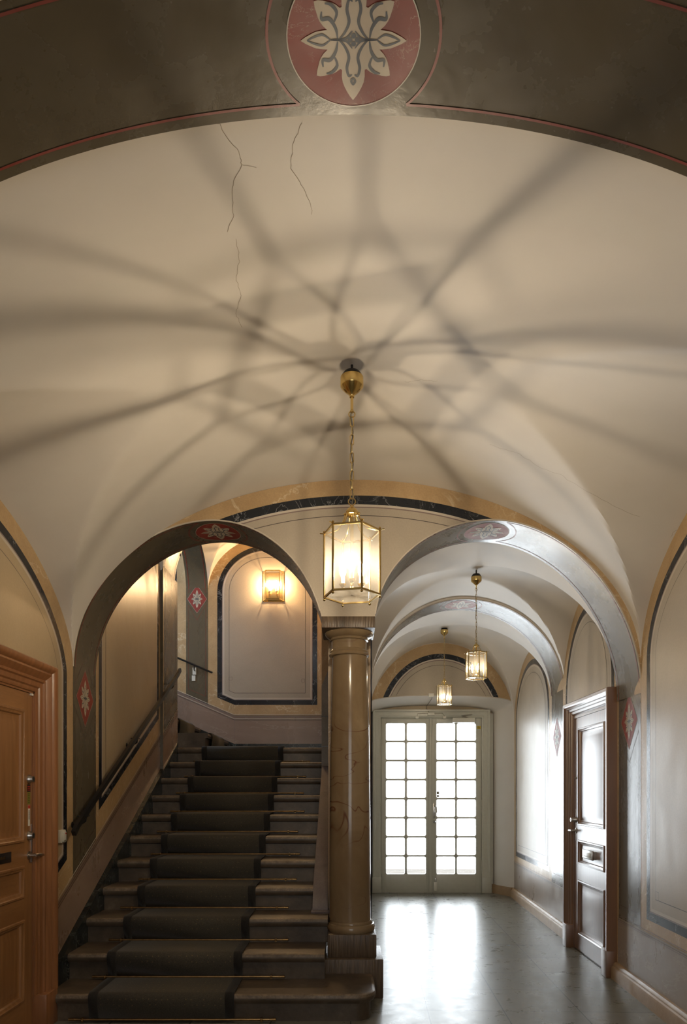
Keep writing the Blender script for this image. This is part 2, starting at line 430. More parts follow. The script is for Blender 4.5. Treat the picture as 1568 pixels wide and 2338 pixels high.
def soffit(mb, A, y0, y1, mi, R=.157, ros=True, lines=True, cut=None):
    """mi: olive, redline, red, cream, ink"""
    yc = (y0+y1)/2
    def f(s, t, o):
        x, z, nx, nz = A.at(s); return (x+nx*o, yc+t, z+nz*o)
    h = (y1-y0)/2
    i0, i1 = 0, 240
    if cut == 'R':
        while A.P[i1][1] < 2.562: i1 -= 1
    if cut == 'L':
        while A.P[i0][1] < 2.562: i0 += 1
    smin, smax = A.S[i0], A.S[i1]
    mb.grid(lambda i, t: (A.P[int(i)][0], yc+t, A.P[int(i)][1]), list(range(i0, i1))[::2]+[i1], [-h, h], mi[0])
    if lines:
        tl = h-.034; rc = R*1.30; w = .0075
        ds = sqrt(max(rc*rc-tl*tl, .0001)) if rc > tl else 0
        for sg in (1, -1):
            for lo, hi in ((smin, -ds), (ds, smax)):
                mb.ribbon(f, [(q, sg*tl) for q in lin(lo, hi, 40)], w, .0015, mi[1])
        a0 = math.asin(min(1, tl/rc))
        for base in (0, pi):
            mb.ribbon(f, [(rc*cos(base+a), rc*sin(base+a)) for a in lin(-a0, a0, 24)], w, .0015, mi[1])
    if ros:
        n = 64; vs = [f(0, 0, .0012)]
        for j in range(1, 7):
            vs += [f(R*j/6*cos(2*pi*i/n), R*j/6*sin(2*pi*i/n), .0012) for i in range(n)]
        fs = [(0, 1+i, 1+(i+1) % n) for i in range(n)]
        for j in range(5): fs += [(1+j*n+i, 1+(j+1)*n+i, 1+(j+1)*n+(i+1) % n, 1+j*n+(i+1) % n) for i in range(n)]
        mb.add(vs, fs, mi[2])
        mb.ribbon(f, [(R*cos(2*pi*i/64), R*sin(2*pi*i/64)) for i in range(64)], .003, .002, mi[5], closed=True)
        rosette(mb, f, 0, 0, R, R, mi[3], mi[4], .0022)
SM = ['olive', 'redline', 'red', 'cream', 'ink', 'edge']
SI = (0, 1, 2, 3, 4, 5)

# pilaster painting with diamond on a side wall: f(u,z,off)
def pilaster(mb, f, u0, u1, zb, zt, zc, base, hw=.155, hh=.20, edge=True):
    """base = index of first of materials olive, brownline, red, cream, ink, edge"""
    us = [u0, (u0+u1)/2, u1]; uc = us[1]
    mb.col(f, us, zb, lambda u: zt, .0012, base+0)
    i = .03; a, b = u0+i, u1-i; hv = hh+.09; k = (b-a)/2; t = hv*(1-k/(k+.03))
    w = .0045
    mb.ribbon(f, [(a, zt), (a, zc+t*.3+.06), (uc, zc+hv+.0), (b, zc+t*.3+.06), (b, zt)], w, .002, base+1)
    mb.ribbon(f, [(a, zb(a)+.10), (a, zc-t*.3-.06), (uc, zc-hv), (b, zc-t*.3-.06), (b, zb(b)+.10)], w, .002, base+1)
    mb.ribbon(f, [(a, zb(a)+.10), (b, zb(b)+.10)], w, .002, base+1)
    vs = [f(uc-hw, zc, .002), f(uc, zc-hh, .002), f(uc+hw, zc, .002), f(uc, zc+hh, .002)]
    mb.add(vs, [(0, 1, 2, 3)], base+2)
    mb.ribbon(f, [(uc-hw, zc), (uc, zc-hh), (uc+hw, zc), (uc, zc+hh)], .0022, .0026, base+5, closed=True)
    rosette(mb, f, uc, zc, hw*.72, hh*.72, base+3, base+4, .003)

def lune(c, a, zs, b, n=2.0):
    def g(d):
        def h(u):
            q = abs(u-c)/(a-d)
            if q >= 1: return -9
            return zs+(b-d)*(1-q**n)**(1/n)
        return h
    return g
LAY = [(.10, 'black'), (.155, 'mauve'), (.165, 'edge'), (.185, 'F'), (.25, 'line'), (.2545, 'F')]
def panel(mb, f, u0, u1, zb, lg, sl, mats, field, lay=LAY, gap=.20, n=60):
    """nested painted frame, zb dado line, sl = factor for sloped bottoms"""
    for k, (d, m) in enumerate(lay):
        m = field if m == 'F' else m
        us = cosl(u0+d, u1-d, n)
        top = lg(d)
        z0 = lambda u, d=d: zb(u)+gap+(d-lay[0][0])*sl
        mb.col(f, us, z0, lambda u: top(u), .0008+.0006*k, mats.index(m))

# ------------------------------------------------------------------ floor
mb = MB(); mb.box(-1.9, 2.4, -2.6, 9.6, -.1, 0)
rd = random.Random(3)
for (px, py, n_) in ((1.13, 8.85, 22), (1.0, 8.35, 9), (1.28, 8.5, 5), (.92, 7.75, 9), (2.0, 6.55, 4), (1.5, 5.2, 3), (1.6, 6.1, 3)):
    for _ in range(n_):
        a, b = px+rd.gauss(0, .09), py+rd.gauss(0, .05); r1 = rd.uniform(.004, .022); m_ = 9
        P = [(a+r1*rd.uniform(.5, 1.2)*1.5*cos(2*pi*i/m_), b+r1*rd.uniform(.5, 1.2)*sin(2*pi*i/m_), .0006) for i in range(m_)]
        mb.add(P, [tuple(range(m_))], 1)
tag(mb.build('floor', ['floor', 'dirt']), kind='structure')

# ------------------------------------------------------------------ bay 1 geometry
Y1a, Y1b = 4.6, 5.02          # arcade wall
Y0a, Y0b = 1.62, 2.03         # near arch
Y2a, Y2b = 6.55, 6.97         # second corridor arch
Y3 = 8.9                      # lunette wall over the entrance
ZS = 2.233
A_L = Arch(-.90, .94, .985, .761, .885, 3.215, 1.92, 2.0)
A_R = Arch(.988, .796, .71, 1.003, 1.17, 3.218, 2.0, 1.92)
A_2 = Arch(1.134, .894, .86, .955, .88, 3.23, 2.0)
A_0 = Arch(.02, 1.86, 1.15, 1.84, 1.17, 3.405, 2.0)

def back_lunette():
    mats = ['greyf', 'tan', 'black', 'mauve', 'line', 'edge']
    mb = MB(); f = fY(Y1a)
    c, a, b = .0725, 1.9125, 1.252
    xs = set(); 
    for P in (A_L.P[::3], A_R.P[::3]): xs |= {round(p[0], 5) for p in P}
    xs |= {round(x, 5) for x in cosl(c-a, c+a, 80)}
    xs |= {A_L.cx+A_L.aL-.001, A_R.cx-A_R.aL+.001}
    xs = sorted(x for x in xs if c-a <= x <= c+a)
    def low(x):
        if x <= A_L.cx+A_L.aL-.0005: return (max(A_L.z(x), 2.55) if x > -.6 else A_L.z(x)) if x > A_L.cx-A_L.aL else ZS-.3
        if x >= A_R.cx-A_R.aL: return max(A_R.z(x), 2.55) if x < .6 else A_R.z(x)
        return 2.55
    def el(d, db=None):
        db = d if db is None else db
        def g(x):
            q = abs(x-c)/(a-d)
            return low(x) if q >= 1 else max(low(x), ZS+(b-db)*sqrt(1-q*q))
        return g
    seq = [(0, 'tan'), (.105, 'black'), (.165, 'edge'), (.18, 'mauve'), (.188, 'greyf'), (.238, 'line'), (.2425, 'greyf')]
    for k, (d, m) in enumerate(seq):
        top = el(d)
        bot = el(seq[k+1][0]) if k+1 < len(seq) else low
        mb.col(f, xs, bot, top, 0, mats.index(m))
    # back of the wall
    mb.col(fY(Y1b), xs, low, lambda x: 3.55, 0, 0)
    # masonry over the vault line so the wall is solid
    mb.col(f, xs, el(0), lambda x: 3.55, -.01, 1)
    # impost underside above capital
    mb.box(-.165, .193, Y1a+.001, Y1b-.001, 2.55, 2.60, 0)
    for A in (A_L, A_R):
        n0 = len(mats)
    mats2 = mats+SM
    pass
    soffit(mb, A_L, Y1a, Y1b, [6+i for i in SI], cut='R')
    soffit(mb, A_R, Y1a, Y1b, [6+i for i in SI], cut='L')
    # thin light arris along both arches
    for A in (A_L, A_R):
        mb.tube([(p[0], Y1a+.002, p[1]) for p in A.P[::4] if p[1] > 2.56 or abs(p[0]) > .6], .0055, 6, mats2.index('edge'))
    return mb.build('wall_arcade', mats2)
tag(back_lunette(), kind='structure')

def spring_wall(A, y0, y1, c, a, zs, b, name, zt=3.6, ros=True, R=.157):
    """transverse arch over the corridor with the wall above it"""
    mb = MB(); xs = sorted({round(p[0], 5) for p in A.P[::3]})
    for y in (y0, y1): mb.col(fY(y), xs, A.z, lambda x: zt, 0, 6)
    soffit(mb, A, y0, y1, SI, R, ros)
    mb.tube([(p[0], y0+.002, p[1]) for p in A.P[::4]], .005, 6, 5)
    return tag(mb.build(name, SM+['plaster']), kind='structure')
spring_wall(A_2, Y2a, Y2b, 0, 0, 0, 0, 'trim_1')
spring_wall(A_0, Y0a, Y0b, 0, 0, 0, 0, 'trim_2', 3.7, True, .178)

# ------------------------------------------------------------------ vaults
def vault(mb, ya, yb, xl, xr, zs, c1a, c1b, sideL, sideR, n=90, mi=0, nL=2.0, cc=None, p=1.6, zs2=None, fa=None, fb=None):
    """groin vault: barrel along y (crown c1a..c1b) meeting a rising cross barrel (side crowns sideL, sideR)"""
    zs2 = zs if zs2 is None else zs2
    vs = []
    def height(u, v, x):
            sin_al = sqrt(max(0, 1-u*u))
            q = (v+1)/2; c1 = c1a+(c1b-c1a)*q; mid = (c1a+c1b)/2+.012 if cc is None else cc
            z1 = zs+(c1-zs)*sin_al
            if fa: z1 = max(fa(x)+.02+(fb(x)-fa(x))*q, zs)
            sd = sideL if u < 0 else sideR
            c2 = mid-(mid-sd)*abs(u)**p
            nn = nL if u < 0 else 2.0
            z2 = zs2+(c2-zs2)*(max(0, 1-abs(v)**nn))**(1/nn)
            k = .005; h = max(k-abs(z1-z2), 0)/k; return max(z1, z2)+h*h*k*.25
    def surf(x, y):
        v = (y-(ya+yb)/2)/((yb-ya)/2); X0, X1 = xl(y), xr(y); u = (x-(X0+X1)/2)/((X1-X0)/2)
        return height(max(-1, min(1, u)), max(-1, min(1, v)), x)
    for i in range(n+1):
        al = pi*i/n; u = -cos(al)
        for j in range(n+1):
            be = pi*j/n; v = -cos(be)
            y = (ya+yb)/2+v*(yb-ya)/2; X0, X1 = xl(y), xr(y); x = (X0+X1)/2+u*(X1-X0)/2
            z = height(u, v, x)
            vs.append((x, y, z))
    m = n+1; fs = []
    for i in range(n):
        for j in range(n):
            a, b, c, d = i*m+j, (i+1)*m+j, (i+1)*m+j+1, i*m+j+1
            if (i < n/2) == (j < n/2): fs += [(a, b, c), (a, c, d)]
            else: fs += [(a, b, d), (b, c, d)]
    mb.add(vs, fs, mi)
    return surf
cL = lambda y: XL-.001
XC = lambda y: .188+.023*(y-5)
def ENT(x):
    xl, xr = XC(Y3), XR(Y3); q = abs(x-(xl+xr)/2)/((xr-xl)/2); return ZS-.018+(3.31-ZS)*sqrt(max(0, 1-q*q))
mb = MB()
bay = vault(mb, Y0b-.005, Y1a+.004, cL, lambda y: XR(y)+.002, ZS, 3.44, 3.488, 2.98, 3.08, 120, nL=1.72, cc=3.445, fa=A_0.z, fb=lambda x: ZS-.02+1.255*sqrt(max(0, 1-((x-.0725)/1.9125)**2)))
vault(mb, -2.0, Y0a+.005, cL, lambda y: XR(y)+.002, ZS, 3.44, 3.44, 3.0, 3.05, 50)
vault(mb, Y1b-.004, Y2a+.004, XC, lambda y: XR(y)+.002, ZS, 3.25, 3.262, 3.05, 3.08, 90, cc=3.262, fa=A_R.z, fb=A_2.z)
vault(mb, Y2b-.004, Y3+.004, XC, lambda y: XR(y)+.002, ZS, 3.275, 3.31, 3.02, 3.02, 90, cc=3.29, p=2.2, fa=A_2.z, fb=ENT)
# hairline cracks running over the vault of the first bay
def on_vault(px, py):
    dx, dz = (px-790)/1559, (1803-py)/1559; lo, hi = 2.05, 4.58
    for _ in range(40):
        m_ = (lo+hi)/2
        if C0+dz*m_ < bay(dx*m_, m_): lo = m_
        else: hi = m_
    return dx*lo, lo
for pts in ([(497, 275), (520, 315), (548, 352), (552, 376), (592, 382)], [(551, 376), (528, 430), (533, 490), (519, 535)], [(540, 545), (546, 590), (540, 640), (550, 680), (540, 715), (553, 752)],
            [(690, 280), (668, 330), (664, 385), (700, 440), (715, 500)], [(925, 872), (960, 866), (1005, 871)], [(1120, 1015), (1185, 1036), (1230, 1065), (1280, 1084), (1330, 1115), (1395, 1152), (1470, 1185)],
            [(1530, 1225), (1548, 1205)]):
    P = []
    for a, b in zip(pts, pts[1:]):
        for k_ in range(6): P.append((a[0]+(b[0]-a[0])*k_/6+random.uniform(-2.5, 2.5), a[1]+(b[1]-a[1])*k_/6+random.uniform(-1.5, 1.5)))
    P = [on_vault(*q_) for q_ in P]
    mb.ribbon(lambda u, v, o: (u, v, bay(u, v)-o), P, .0012, .0012, 1)
tag(mb.build('ceiling', ['plaster', 'crack'], smooth=25), kind='structure')

# ------------------------------------------------------------------ left wall
def dadoL(y): return max(.47, nose(y)+.372)
mb = MB(); mats = ['tan', 'beige', 'black', 'mauve', 'line', 'edge', 'dado', 'olive', 'brownline', 'red', 'cream', 'ink', 'edge', 'skirt', 'redline']
mb.box(XL-.12, XL, -2.6, 7.33, 0, 5.0, 0)
us = lin(-2.6, 4.13, 4)+lin(4.2, 7.33, 20)
mb.col(fL, us, lambda u: 0.02, dadoL, .001, 6)
# dado mouldings
for (h, w, m) in ((0.0, .014, 6), (-.036, .006, 8), (.022, .007, 5), (-.015, .005, 8)):
    mb.ribbon(fL, [(u, dadoL(u)+h) for u in us if u > 4], w, .004, m)
lg = lune(3.315, 1.285, 2.14, .83, 1.75)
panel(mb, fL, 2.03, 4.6, dadoL, lg, 1.13, mats, 'beige', gap=.185)
pilaster(mb, fL, 4.6, 5.02, dadoL, 2.26, 2.04, 7)
panel(mb, fL, 5.0, 6.78, dadoL, lune(5.89, .89, 3.2, .85), 1.13, mats, 'beige', gap=.185,
      lay=[(.08, 'black'), (.135, 'mauve'), (.145, 'edge'), (.16, 'F'), (.215, 'line'), (.2195, 'F')])
# end pilaster, slightly proud
mb.box(XL, XL+.028, 6.76, 7.34, 0, 3.62, 7)
def fLp(u, z, o): return (XL+.028+o, u, z)
mb.col(fLp, [6.76, 7.34], lambda u: 0, dadoL, .001, 6)
mb.col(fLp, [6.755, 6.775], dadoL, lambda u: 3.6, .002, 0)
for (h, w, m) in ((0.0, .014, 6), (-.036, .006, 8), (.022, .007, 5), (-.015, .005, 8)):
    mb.ribbon(fLp, [(u, dadoL(u)+h) for u in (6.76, 7.34)], w, .004, m)
mb.ribbon(fLp, [(6.84, 3.6), (6.84, dadoL(6.84)+.16), (7.25, dadoL(7.25)+.16), (7.25, 3.6)], .005, .003, 8)
tag(mb.build('wall_left', mats), kind='structure')
# black marbled stair skirting
mb = MB()
poly = [(4.14, 0), (7.33, 1.2), (7.33, nose(7.33)+.035), (4.14, nose(4.14)+.035)]
mb.prism(poly, XL, XL+.04, lambda a, p, q: (a, p, q))
tag(mb.build('baseboard_left', 'skirt'), kind='structure')

# ------------------------------------------------------------------ right wall
mb = MB(); mats = ['tan', 'greyf', 'black', 'mauve', 'line', 'edge', 'dado_r', 'olive', 'brownline', 'red', 'cream', 'ink', 'edge']
mb.add([fR(-2.6, 0, 0), fR(9.3, 0, 0), fR(9.3, 3.6, 0), fR(-2.6, 3.6, 0)], [(0, 1, 2, 3)], 0)
mb.add([fR(-2.6, 0, -.12), fR(9.3, 0, -.12), fR(9.3, 3.6, -.12), fR(-2.6, 3.6, -.12)], [(0, 1, 2, 3)], 0)
dz = lambda u: .455
mb.col(fR, [-2.6, 5.04], lambda u: 0, dz, .001, 6); mb.col(fR, [6.16, 8.9], lambda u: 0, dz, .001, 6)
for (h, w, m) in ((0.0, .010, 6), (-.022, .004, 3), (.016, .005, 3), (-.010, .0025, 4)):
    mb.ribbon(fR, [(-2.6, .455+h), (5.04, .455+h)], w, .003, m); mb.ribbon(fR, [(6.16, .455+h), (8.9, .455+h)], w, .003, m)
for (u0, u1, cr, gp) in ((2.03, 4.6, 3.06, .09), (5.02, 6.55, 3.06, .09), (6.97, 8.9, 3.0, .09)):
    lg = lune((u0+u1)/2, (u1-u0)/2, ZS, cr-ZS)
    panel(mb, fR, u0, u1, dz, lg, 1.0, mats, 'greyf', gap=gp)
    q = .2545; mb.ribbon(fR, [(u1-q-.0, .455+gp+.155+.05), (u1-q-.05, .455+gp+.155+.05), (u1-q-.05, .455+gp+.155), ], .0022, .005, 4)
for (u0, u1, zc) in ((4.6, 5.02, 1.92), (6.55, 6.97, 1.92)):
    pilaster(mb, fR, u0, u1, dz, 2.36 if u0 > 6 else 2.05, zc-.04 if u0 < 6 else zc, 7)
tag(mb.build('wall_right', mats), kind='structure')
mb = MB()
prof = [(0, 0), (.045, 0), (.045, .075), (.040, .09), (.030, .097), (.028, .108), (.016, .12), (0, .122)]
for a, b in ((-2.6, 5.06), (6.15, 8.9)):
    vs = []
    for y in lin(a, b, 6): vs += [(XR(y)-o, y, z) for o, z in prof]
    n = len(prof)
    mb.add(vs, [(i*n+j, (i+1)*n+j, (i+1)*n+(j+1) % n, i*n+(j+1) % n) for i in range(6) for j in range(n)]+[tuple(range(n)), tuple(range(6*n, 7*n))], 0)
tag(mb.build('baseboard_right', 'base_r'), kind='structure')

# ------------------------------------------------------------------ entrance lunette wall with splayed recess
def entrance():
    mats = ['greyf', 'tan', 'black', 'mauve', 'line', 'edge', 'plaster', 'beige', 'dado_r', 'base_r']
    mb = MB(); xl, xr = XC(Y3), XR(Y3); c, a = (xl+xr)/2, (xr-xl)/2; b = 3.31-ZS
    yD = 9.30; zc = 2.625
    def head(x):    # opening edge at Y3
        q = abs(x-c)/(a-.0005); return 2.50+(zc-2.50)*(max(0, 1-q**2.6))**(1/2.6)
    xs = cosl(xl, xr, 90)
    def low(x): return head(x)
    def el(d):
        def g(x):
            q = abs(x-c)/(a-d); return low(x) if q >= 1 else max(low(x), ZS+(b-d)*sqrt(1-q*q))
        return g
    seq = [(0, 'tan'), (.14, 'black'), (.205, 'edge'), (.222, 'mauve'), (.232, 'greyf'), (.285, 'line'), (.2895, 'greyf')]
    for k, (d, m) in enumerate(seq):
        mb.col(fY(Y3), xs, el(seq[k+1][0]) if k+1 < len(seq) else low, el(d), 0, mats.index(m))
    mb.col(fY(Y3+.05), xs, low, lambda x: 3.6, 0, 6)
    # splayed, rounded reveal: loft from the opening at Y3 to the frame at yD
    def outer(t):      # t 0..1 around: left foot, up, over, right foot
        if t < .3: return (xl, head(xl)*t/.3)
        if t > .7: return (xr, head(xl)*(1-t)/.3)
        q = (t-.3)/.4; x = c-(a-.0005)*cos(pi*q); return (x, head(x))
    il, ir = .345, 2.0; ic, ia = (il+ir)/2, (ir-il)/2
    def inner(t):
        if t < .3: return (il, 2.43*t/.3)
        if t > .7: return (ir, 2.43*(1-t)/.3)
        q = (t-.3)/.4; x = ic-ia*cos(pi*q); w = abs(cos(pi*q)); return (x, 2.43+.11*(max(0, 1-w**2.2))**(1/2.2))
    def g(t, s):
        p, q = outer(t), inner(t); k = s
        e = 1-(1-k)**1.8                      # rounded arris
        return (p[0]+(q[0]-p[0])*e, Y3+(yD-Y3)*k, p[1]+(q[1]-p[1])*e)
    mb.grid(g, lin(0, 1, 120), lin(0, 1, 10), 6)
    # tympanum above the frame
    pass
    mb.box(il-.3, .40, yD, yD+.1, 0, 2.7, 6); mb.box(1.93, ir+.4, yD+.004, yD+.1, 0, 2.7, 6); mb.box(il-.3, ir+.4, yD-.002, yD+.1, 2.44, 2.75, 7)
    mb.tube([(x, Y3-.002, head(x)) for x in xs], .006, 6, 5)
    o = mb.build('wall_back', mats); tag(o, kind='structure')
    return o
entrance()
mb = MB()      # base in the recess
for (x0, x1) in ((XR(Y3)-.045, 2.0), ):
    P = [(x0, Y3-.005), (x0+.0, Y3+.01), (2.0-.03, 9.27), (2.03, 9.27), (2.2, Y3+.01)]
    n = len(P); mb.add([(x, y, z) for z in (0, .12) for x, y in P], [tuple(range(n)), tuple(range(n, 2*n))]+[(i, (i+1) % n, n+(i+1) % n, n+i) for i in range(n)])
tag(mb.build('baseboard_back', 'base_r'), kind='structure')

# ------------------------------------------------------------------ walls of the middle and the stair hall
mb = MB(); mats = ['tan', 'plaster', 'block', 'tan', 'black', 'greyf']
mb.box(-.13, .178, 4.99, 6.86, 0, 3.9, 0)                       # between stair and corridor
mb.add([(-.13, 6.86, 0), (-.13, 9.3, 0), (-.13, 9.3, 5.2), (-.13, 6.86, 5.2)], [(0, 1, 2, 3)], 0)
mb.box(-.246, -.10, 6.86, 8.80, 0, 5.2, 0)                      # pier at the head of the cheek wall
mb.box(-.2465, -.14, 6.852, 6.90, 1.5, 2.44, 2)
for z in (1.83, 2.13): mb.box(-.2475, -.139, 6.8505, 6.9, z, z+.006, 4)
mb.prism([(-.2465, 2.44), (-.14, 2.44), (-.14, 2.62), (-.17, 2.62)], 6.852, 6.90, lambda a, p, q: (p, a, q), 2)
mb.add([(XC(5), 5.0, 0), (XC(9.3), 9.3, 0), (XC(9.3), 9.3, 3.6), (XC(5), 5.0, 3.6)], [(0, 1, 2, 3)], 5)
tag(mb.build('wall_middle', mats), kind='structure')

YB = 8.75
def dadoB(u): return 2.335+max(0, (-1.43-u))*.43
mb = MB(); mats = ['tan', 'greyf', 'black', 'mauve', 'line', 'edge', 'dado', 'olive', 'redline', 'red', 'cream', 'ink', 'edge', 'skirt']
f = fY(YB)
mb.box(-3.9, -.10, YB, YB+.1, 1.5, 5.6, 0)
us = [-3.7, -1.43, -.246]
mb.col(f, us, lambda u: 1.7, dadoB, .001, 6)
mb.add([f(-1.43, 1.99, .0015), f(-1.43, 2.33, .0015), f(-1.425, 2.33, .0015), f(-1.425, 1.99, .0015)], [(0, 1, 2, 3)], 3)
for (h, w, m) in ((0.0, .014, 3), (.022, .007, 5), (-.028, .006, 5), (-.044, .004, 4), (.012, .003, 4)):
    mb.ribbon(f, [(u, dadoB(u)+h) for u in us], w, .004, m)
lgb = lune(-1.01, .745, 3.93, .70)
zbB = lambda u: dadoB(max(u, -1.75))
panel(mb, f, -1.755, -.265, zbB, lgb, 1.0, mats, 'greyf', gap=.15, n=80,
      lay=[(.105, 'black'), (.165, 'mauve'), (.172, 'edge'), (.195, 'F'), (.255, 'line'), (.259, 'F')])
for u in (-1.48, -.55):
    mb.ribbon(f, [(u-.02, 2.80 if u < -1 else 2.775), (u+.02, 2.80 if u < -1 else 2.775), (u+.02, 2.84 if u < -1 else 2.815), (u-.02, 2.84 if u < -1 else 2.815)], .002, .005, 4, closed=True)
pilaster(mb, f, -2.05, -1.77, dadoB, 4.0, 3.84, 7, hw=.125, hh=.18)
panel(mb, f, -3.6, -2.07, dadoB, lune(-2.83, .77, 4.25, .70), 1.1, mats, 'greyf', gap=.15)
tag(mb.build('wall_landing', mats), kind='structure')
mb = MB()
mb.prism([(-3.7, 1.5), (-.24, 1.5), (-.24, 1.985), (-1.43, 1.985), (-3.7, 1.985+2.27*.43)], YB-.02, YB, lambda a, p, q: (p, a, q))
tag(mb.build('baseboard_landing', 'skirt'), kind='structure')
# walls closing the upper stair
mb = MB(); mb.box(-3.9, -3.8, 7.2, 8.85, 1.5, 5.6); mb.box(-3.9, XL-.12, 7.2, 7.33, 1.5, 5.6)
tag(mb.build('wall_upper', 'tan'), kind='structure')
# stair hall vaults and ribs
mb = MB(); c = lambda k: (lambda y: k)
vault(mb, Y1b-.01, 6.80, c(XL), c(-.13), 3.35, 4.2, 4.4, 4.1, 4.1, 50)
vault(mb, 7.30, YB+.005, c(-1.77), c(-.24), 3.93, 4.68, 4.635, 4.45, 4.45, 60)
vault(mb, 7.30, YB+.005, c(-3.82), c(-2.05), 4.25, 5.0, 5.0, 4.9, 4.9, 40)
A_S = Arch(-1.043, .797, .82, .797, .82, 4.42)
mb2mats = SM+['plaster', 'plaster']
xs = sorted({round(p[0], 5) for p in A_S.P[::3]})
for y in (6.78, 7.335): mb.col(fY(y), xs, A_S.z, lambda x: 5.3, 0, 6)
def shift_m(b, n0, d):
    for i in range(n0, len(b.m)): b.m[i] += d
mbs = MB(); soffit(mbs, A_S, 6.78, 7.335, SI, .2, False, True)
mb.m = [6 if k == 0 else k for k in mb.m]
mb.add(mbs.v, mbs.f); mb.m[-len(mbs.f):] = mbs.m
# rib over the start of the second flight (arch in the y-z plane)
A_Q = Arch(8.04, .72, .62, .715, .62, 4.52)
mbq = MB(); soffit(mbq, A_Q, -2.05, -1.77, SI, .1, False, True)
vq = [(y, x, z) for x, y, z in mbq.v]; mb.add(vq, mbq.f); mb.m[-len(mbq.f):] = mbq.m
for x in (-2.05, -1.77):
    ys = [p[0] for p in A_Q.P[::4]]
    mb.col(lambda u, z, o, x=x: (x, u, z), ys, A_Q.z, lambda u: 5.3, 0, 6)
mb.box(-2.05, XL, 7.25, 7.34, 1.6, 4.4, 6)
tag(mb.build('trim_3', SM+['plaster'], smooth=25), kind='structure')
mb = MB(); mb.box(-3.9, 2.6, -2.6, 9.6, 5.55, 5.65)
tag(mb.build('ceiling', 'plaster'), kind='structure')
mb = MB()
for bx in ((-1.95, -.95, 0, 3.6), (1.05, 2.2, 0, 3.6), (-.95, 1.05, 0, .75), (-.95, 1.05, 2.75, 3.6)): mb.box(bx[0], bx[1], -2.1, -2.0, bx[2], bx[3])
tag(mb.build('wall_front', 'tan'), kind='structure')
w1 = thing('added_window_1', None, None, kind='structure')  # invented window, added unseen to carry the fill lamp
mb = MB()
for bx in ((-.95, -.88, .75, 2.75), (.98, 1.05, .75, 2.75), (.02, .08, .75, 2.75), (-.95, 1.05, .75, .83), (-.95, 1.05, 2.67, 2.75), (-.95, 1.05, 1.75, 1.79)): mb.box(bx[0], bx[1], -2.06, -2.01, bx[2], bx[3])
mb.build('added_window_frame', 'white', w1)

# ------------------------------------------------------------------ staircase
T, R_ = .32, .168
def Yn(k): return T*(11.79+k)
st = thing('staircase', 'dark worn stone staircase climbing through the left arch to the landing', 'staircase')
def stepprof(k, d=None):
    y, z = Yn(k), R_*k; y2 = Yn(k+1)+.035 if d is None else y+d
    return [(y+.032, z-R_), (y+.032, z-.062), (y+.010, z-.056), (y+.001, z-.040), (y-.001, z-.022), (y+.006, z-.006), (y+.020, z), (y2, z), (y2, z-R_)]
for k in range(1, 12):
    xr = {2: -.140, 3: -.128}.get(k, -.235); xl = XL+.03
    mb = MB()
    if k == 1:
        prof = [(.032, 0), (.032, .105), (.010, .112), (.001, .128), (-.001, .146), (.006, .162), (.020, .168)]
        rr = .13; plan = [(xl, Yn(1), 0, 1)]
        xe = .182; cxy = (xe-rr, Yn(1)+rr)
        path = [((xl, Yn(1)), (0, -1)), ((xe-rr-.3, Yn(1)), (0, -1))]
        for i in range(13):
            a = -pi/2+pi/2*i/12; path.append(((cxy[0]+rr*cos(a), cxy[1]+rr*sin(a)), (cos(a), sin(a))))
        path.append(((xe, 4.565), (1, 0)))
        n = len(prof); vs = [(p[0]-nn[0]*o, p[1]-nn[1]*o, z) for p, nn in path for o, z in prof]
        mb.add(vs, [(i*n+j, (i+1)*n+j, (i+1)*n+j+1, i*n+j+1) for i in range(len(path)-1) for j in range(n-1)])
        for i_ in range(len(path)-1): mb.m[i_*(n-1)+4] = mb.m[i_*(n-1)+5] = 1
        m = len(path); top = [vs[i*n+n-1] for i in range(m)]+[(xl, 4.565, .168)]
        mb.add(top, [tuple(range(len(top)))])
    else:
        mb.prism(stepprof(k, 1.5 if k == 11 else None), xl, xr, lambda a, p, q: (a, p, q)); mb.m[2+4] = mb.m[2+5] = 1
    mb.build('step', ['step', 'worn'], st)
# second flight turning left
for k in range(5):
    x = -1.50-k*.36; z = R_*12+R_*k; x2 = x-.40
    pr = [(x-.032, z-R_-.02), (x-.032, z-.06), (x-.01, z-.055), (x, z-.03), (x-.006, z-.006), (x-.02, z), (x2, z), (x2, z-R_-.02)]
    mb = MB(); mb.prism(pr, 7.36 if k else 7.42, YB, lambda a, p, q: (p, a, q)); mb.build('step', 'step', st)
# cheek wall beside the steps
def ck(y): return nose(y)+.02
mb = MB(); poly = [(4.95, .504), (4.935, .53), (4.94, .56), (4.97, .60)]+[(y, ck(y)+.03*0) for y in (5.06, 6.9)]+[(6.9, .504)]
mb.prism(poly, -.243, -.13, lambda a, p, q: (a, p, q))
mb.prism([(4.93, .50), (4.925, .515), (4.94, .528), (5.0, .53), (5.0, .504)], -.252, -.12, lambda a, p, q: (a, p, q))
mb.build('cheek_wall', 'cheek', st)
# gutter edge of the string on the wall side is part of the skirting

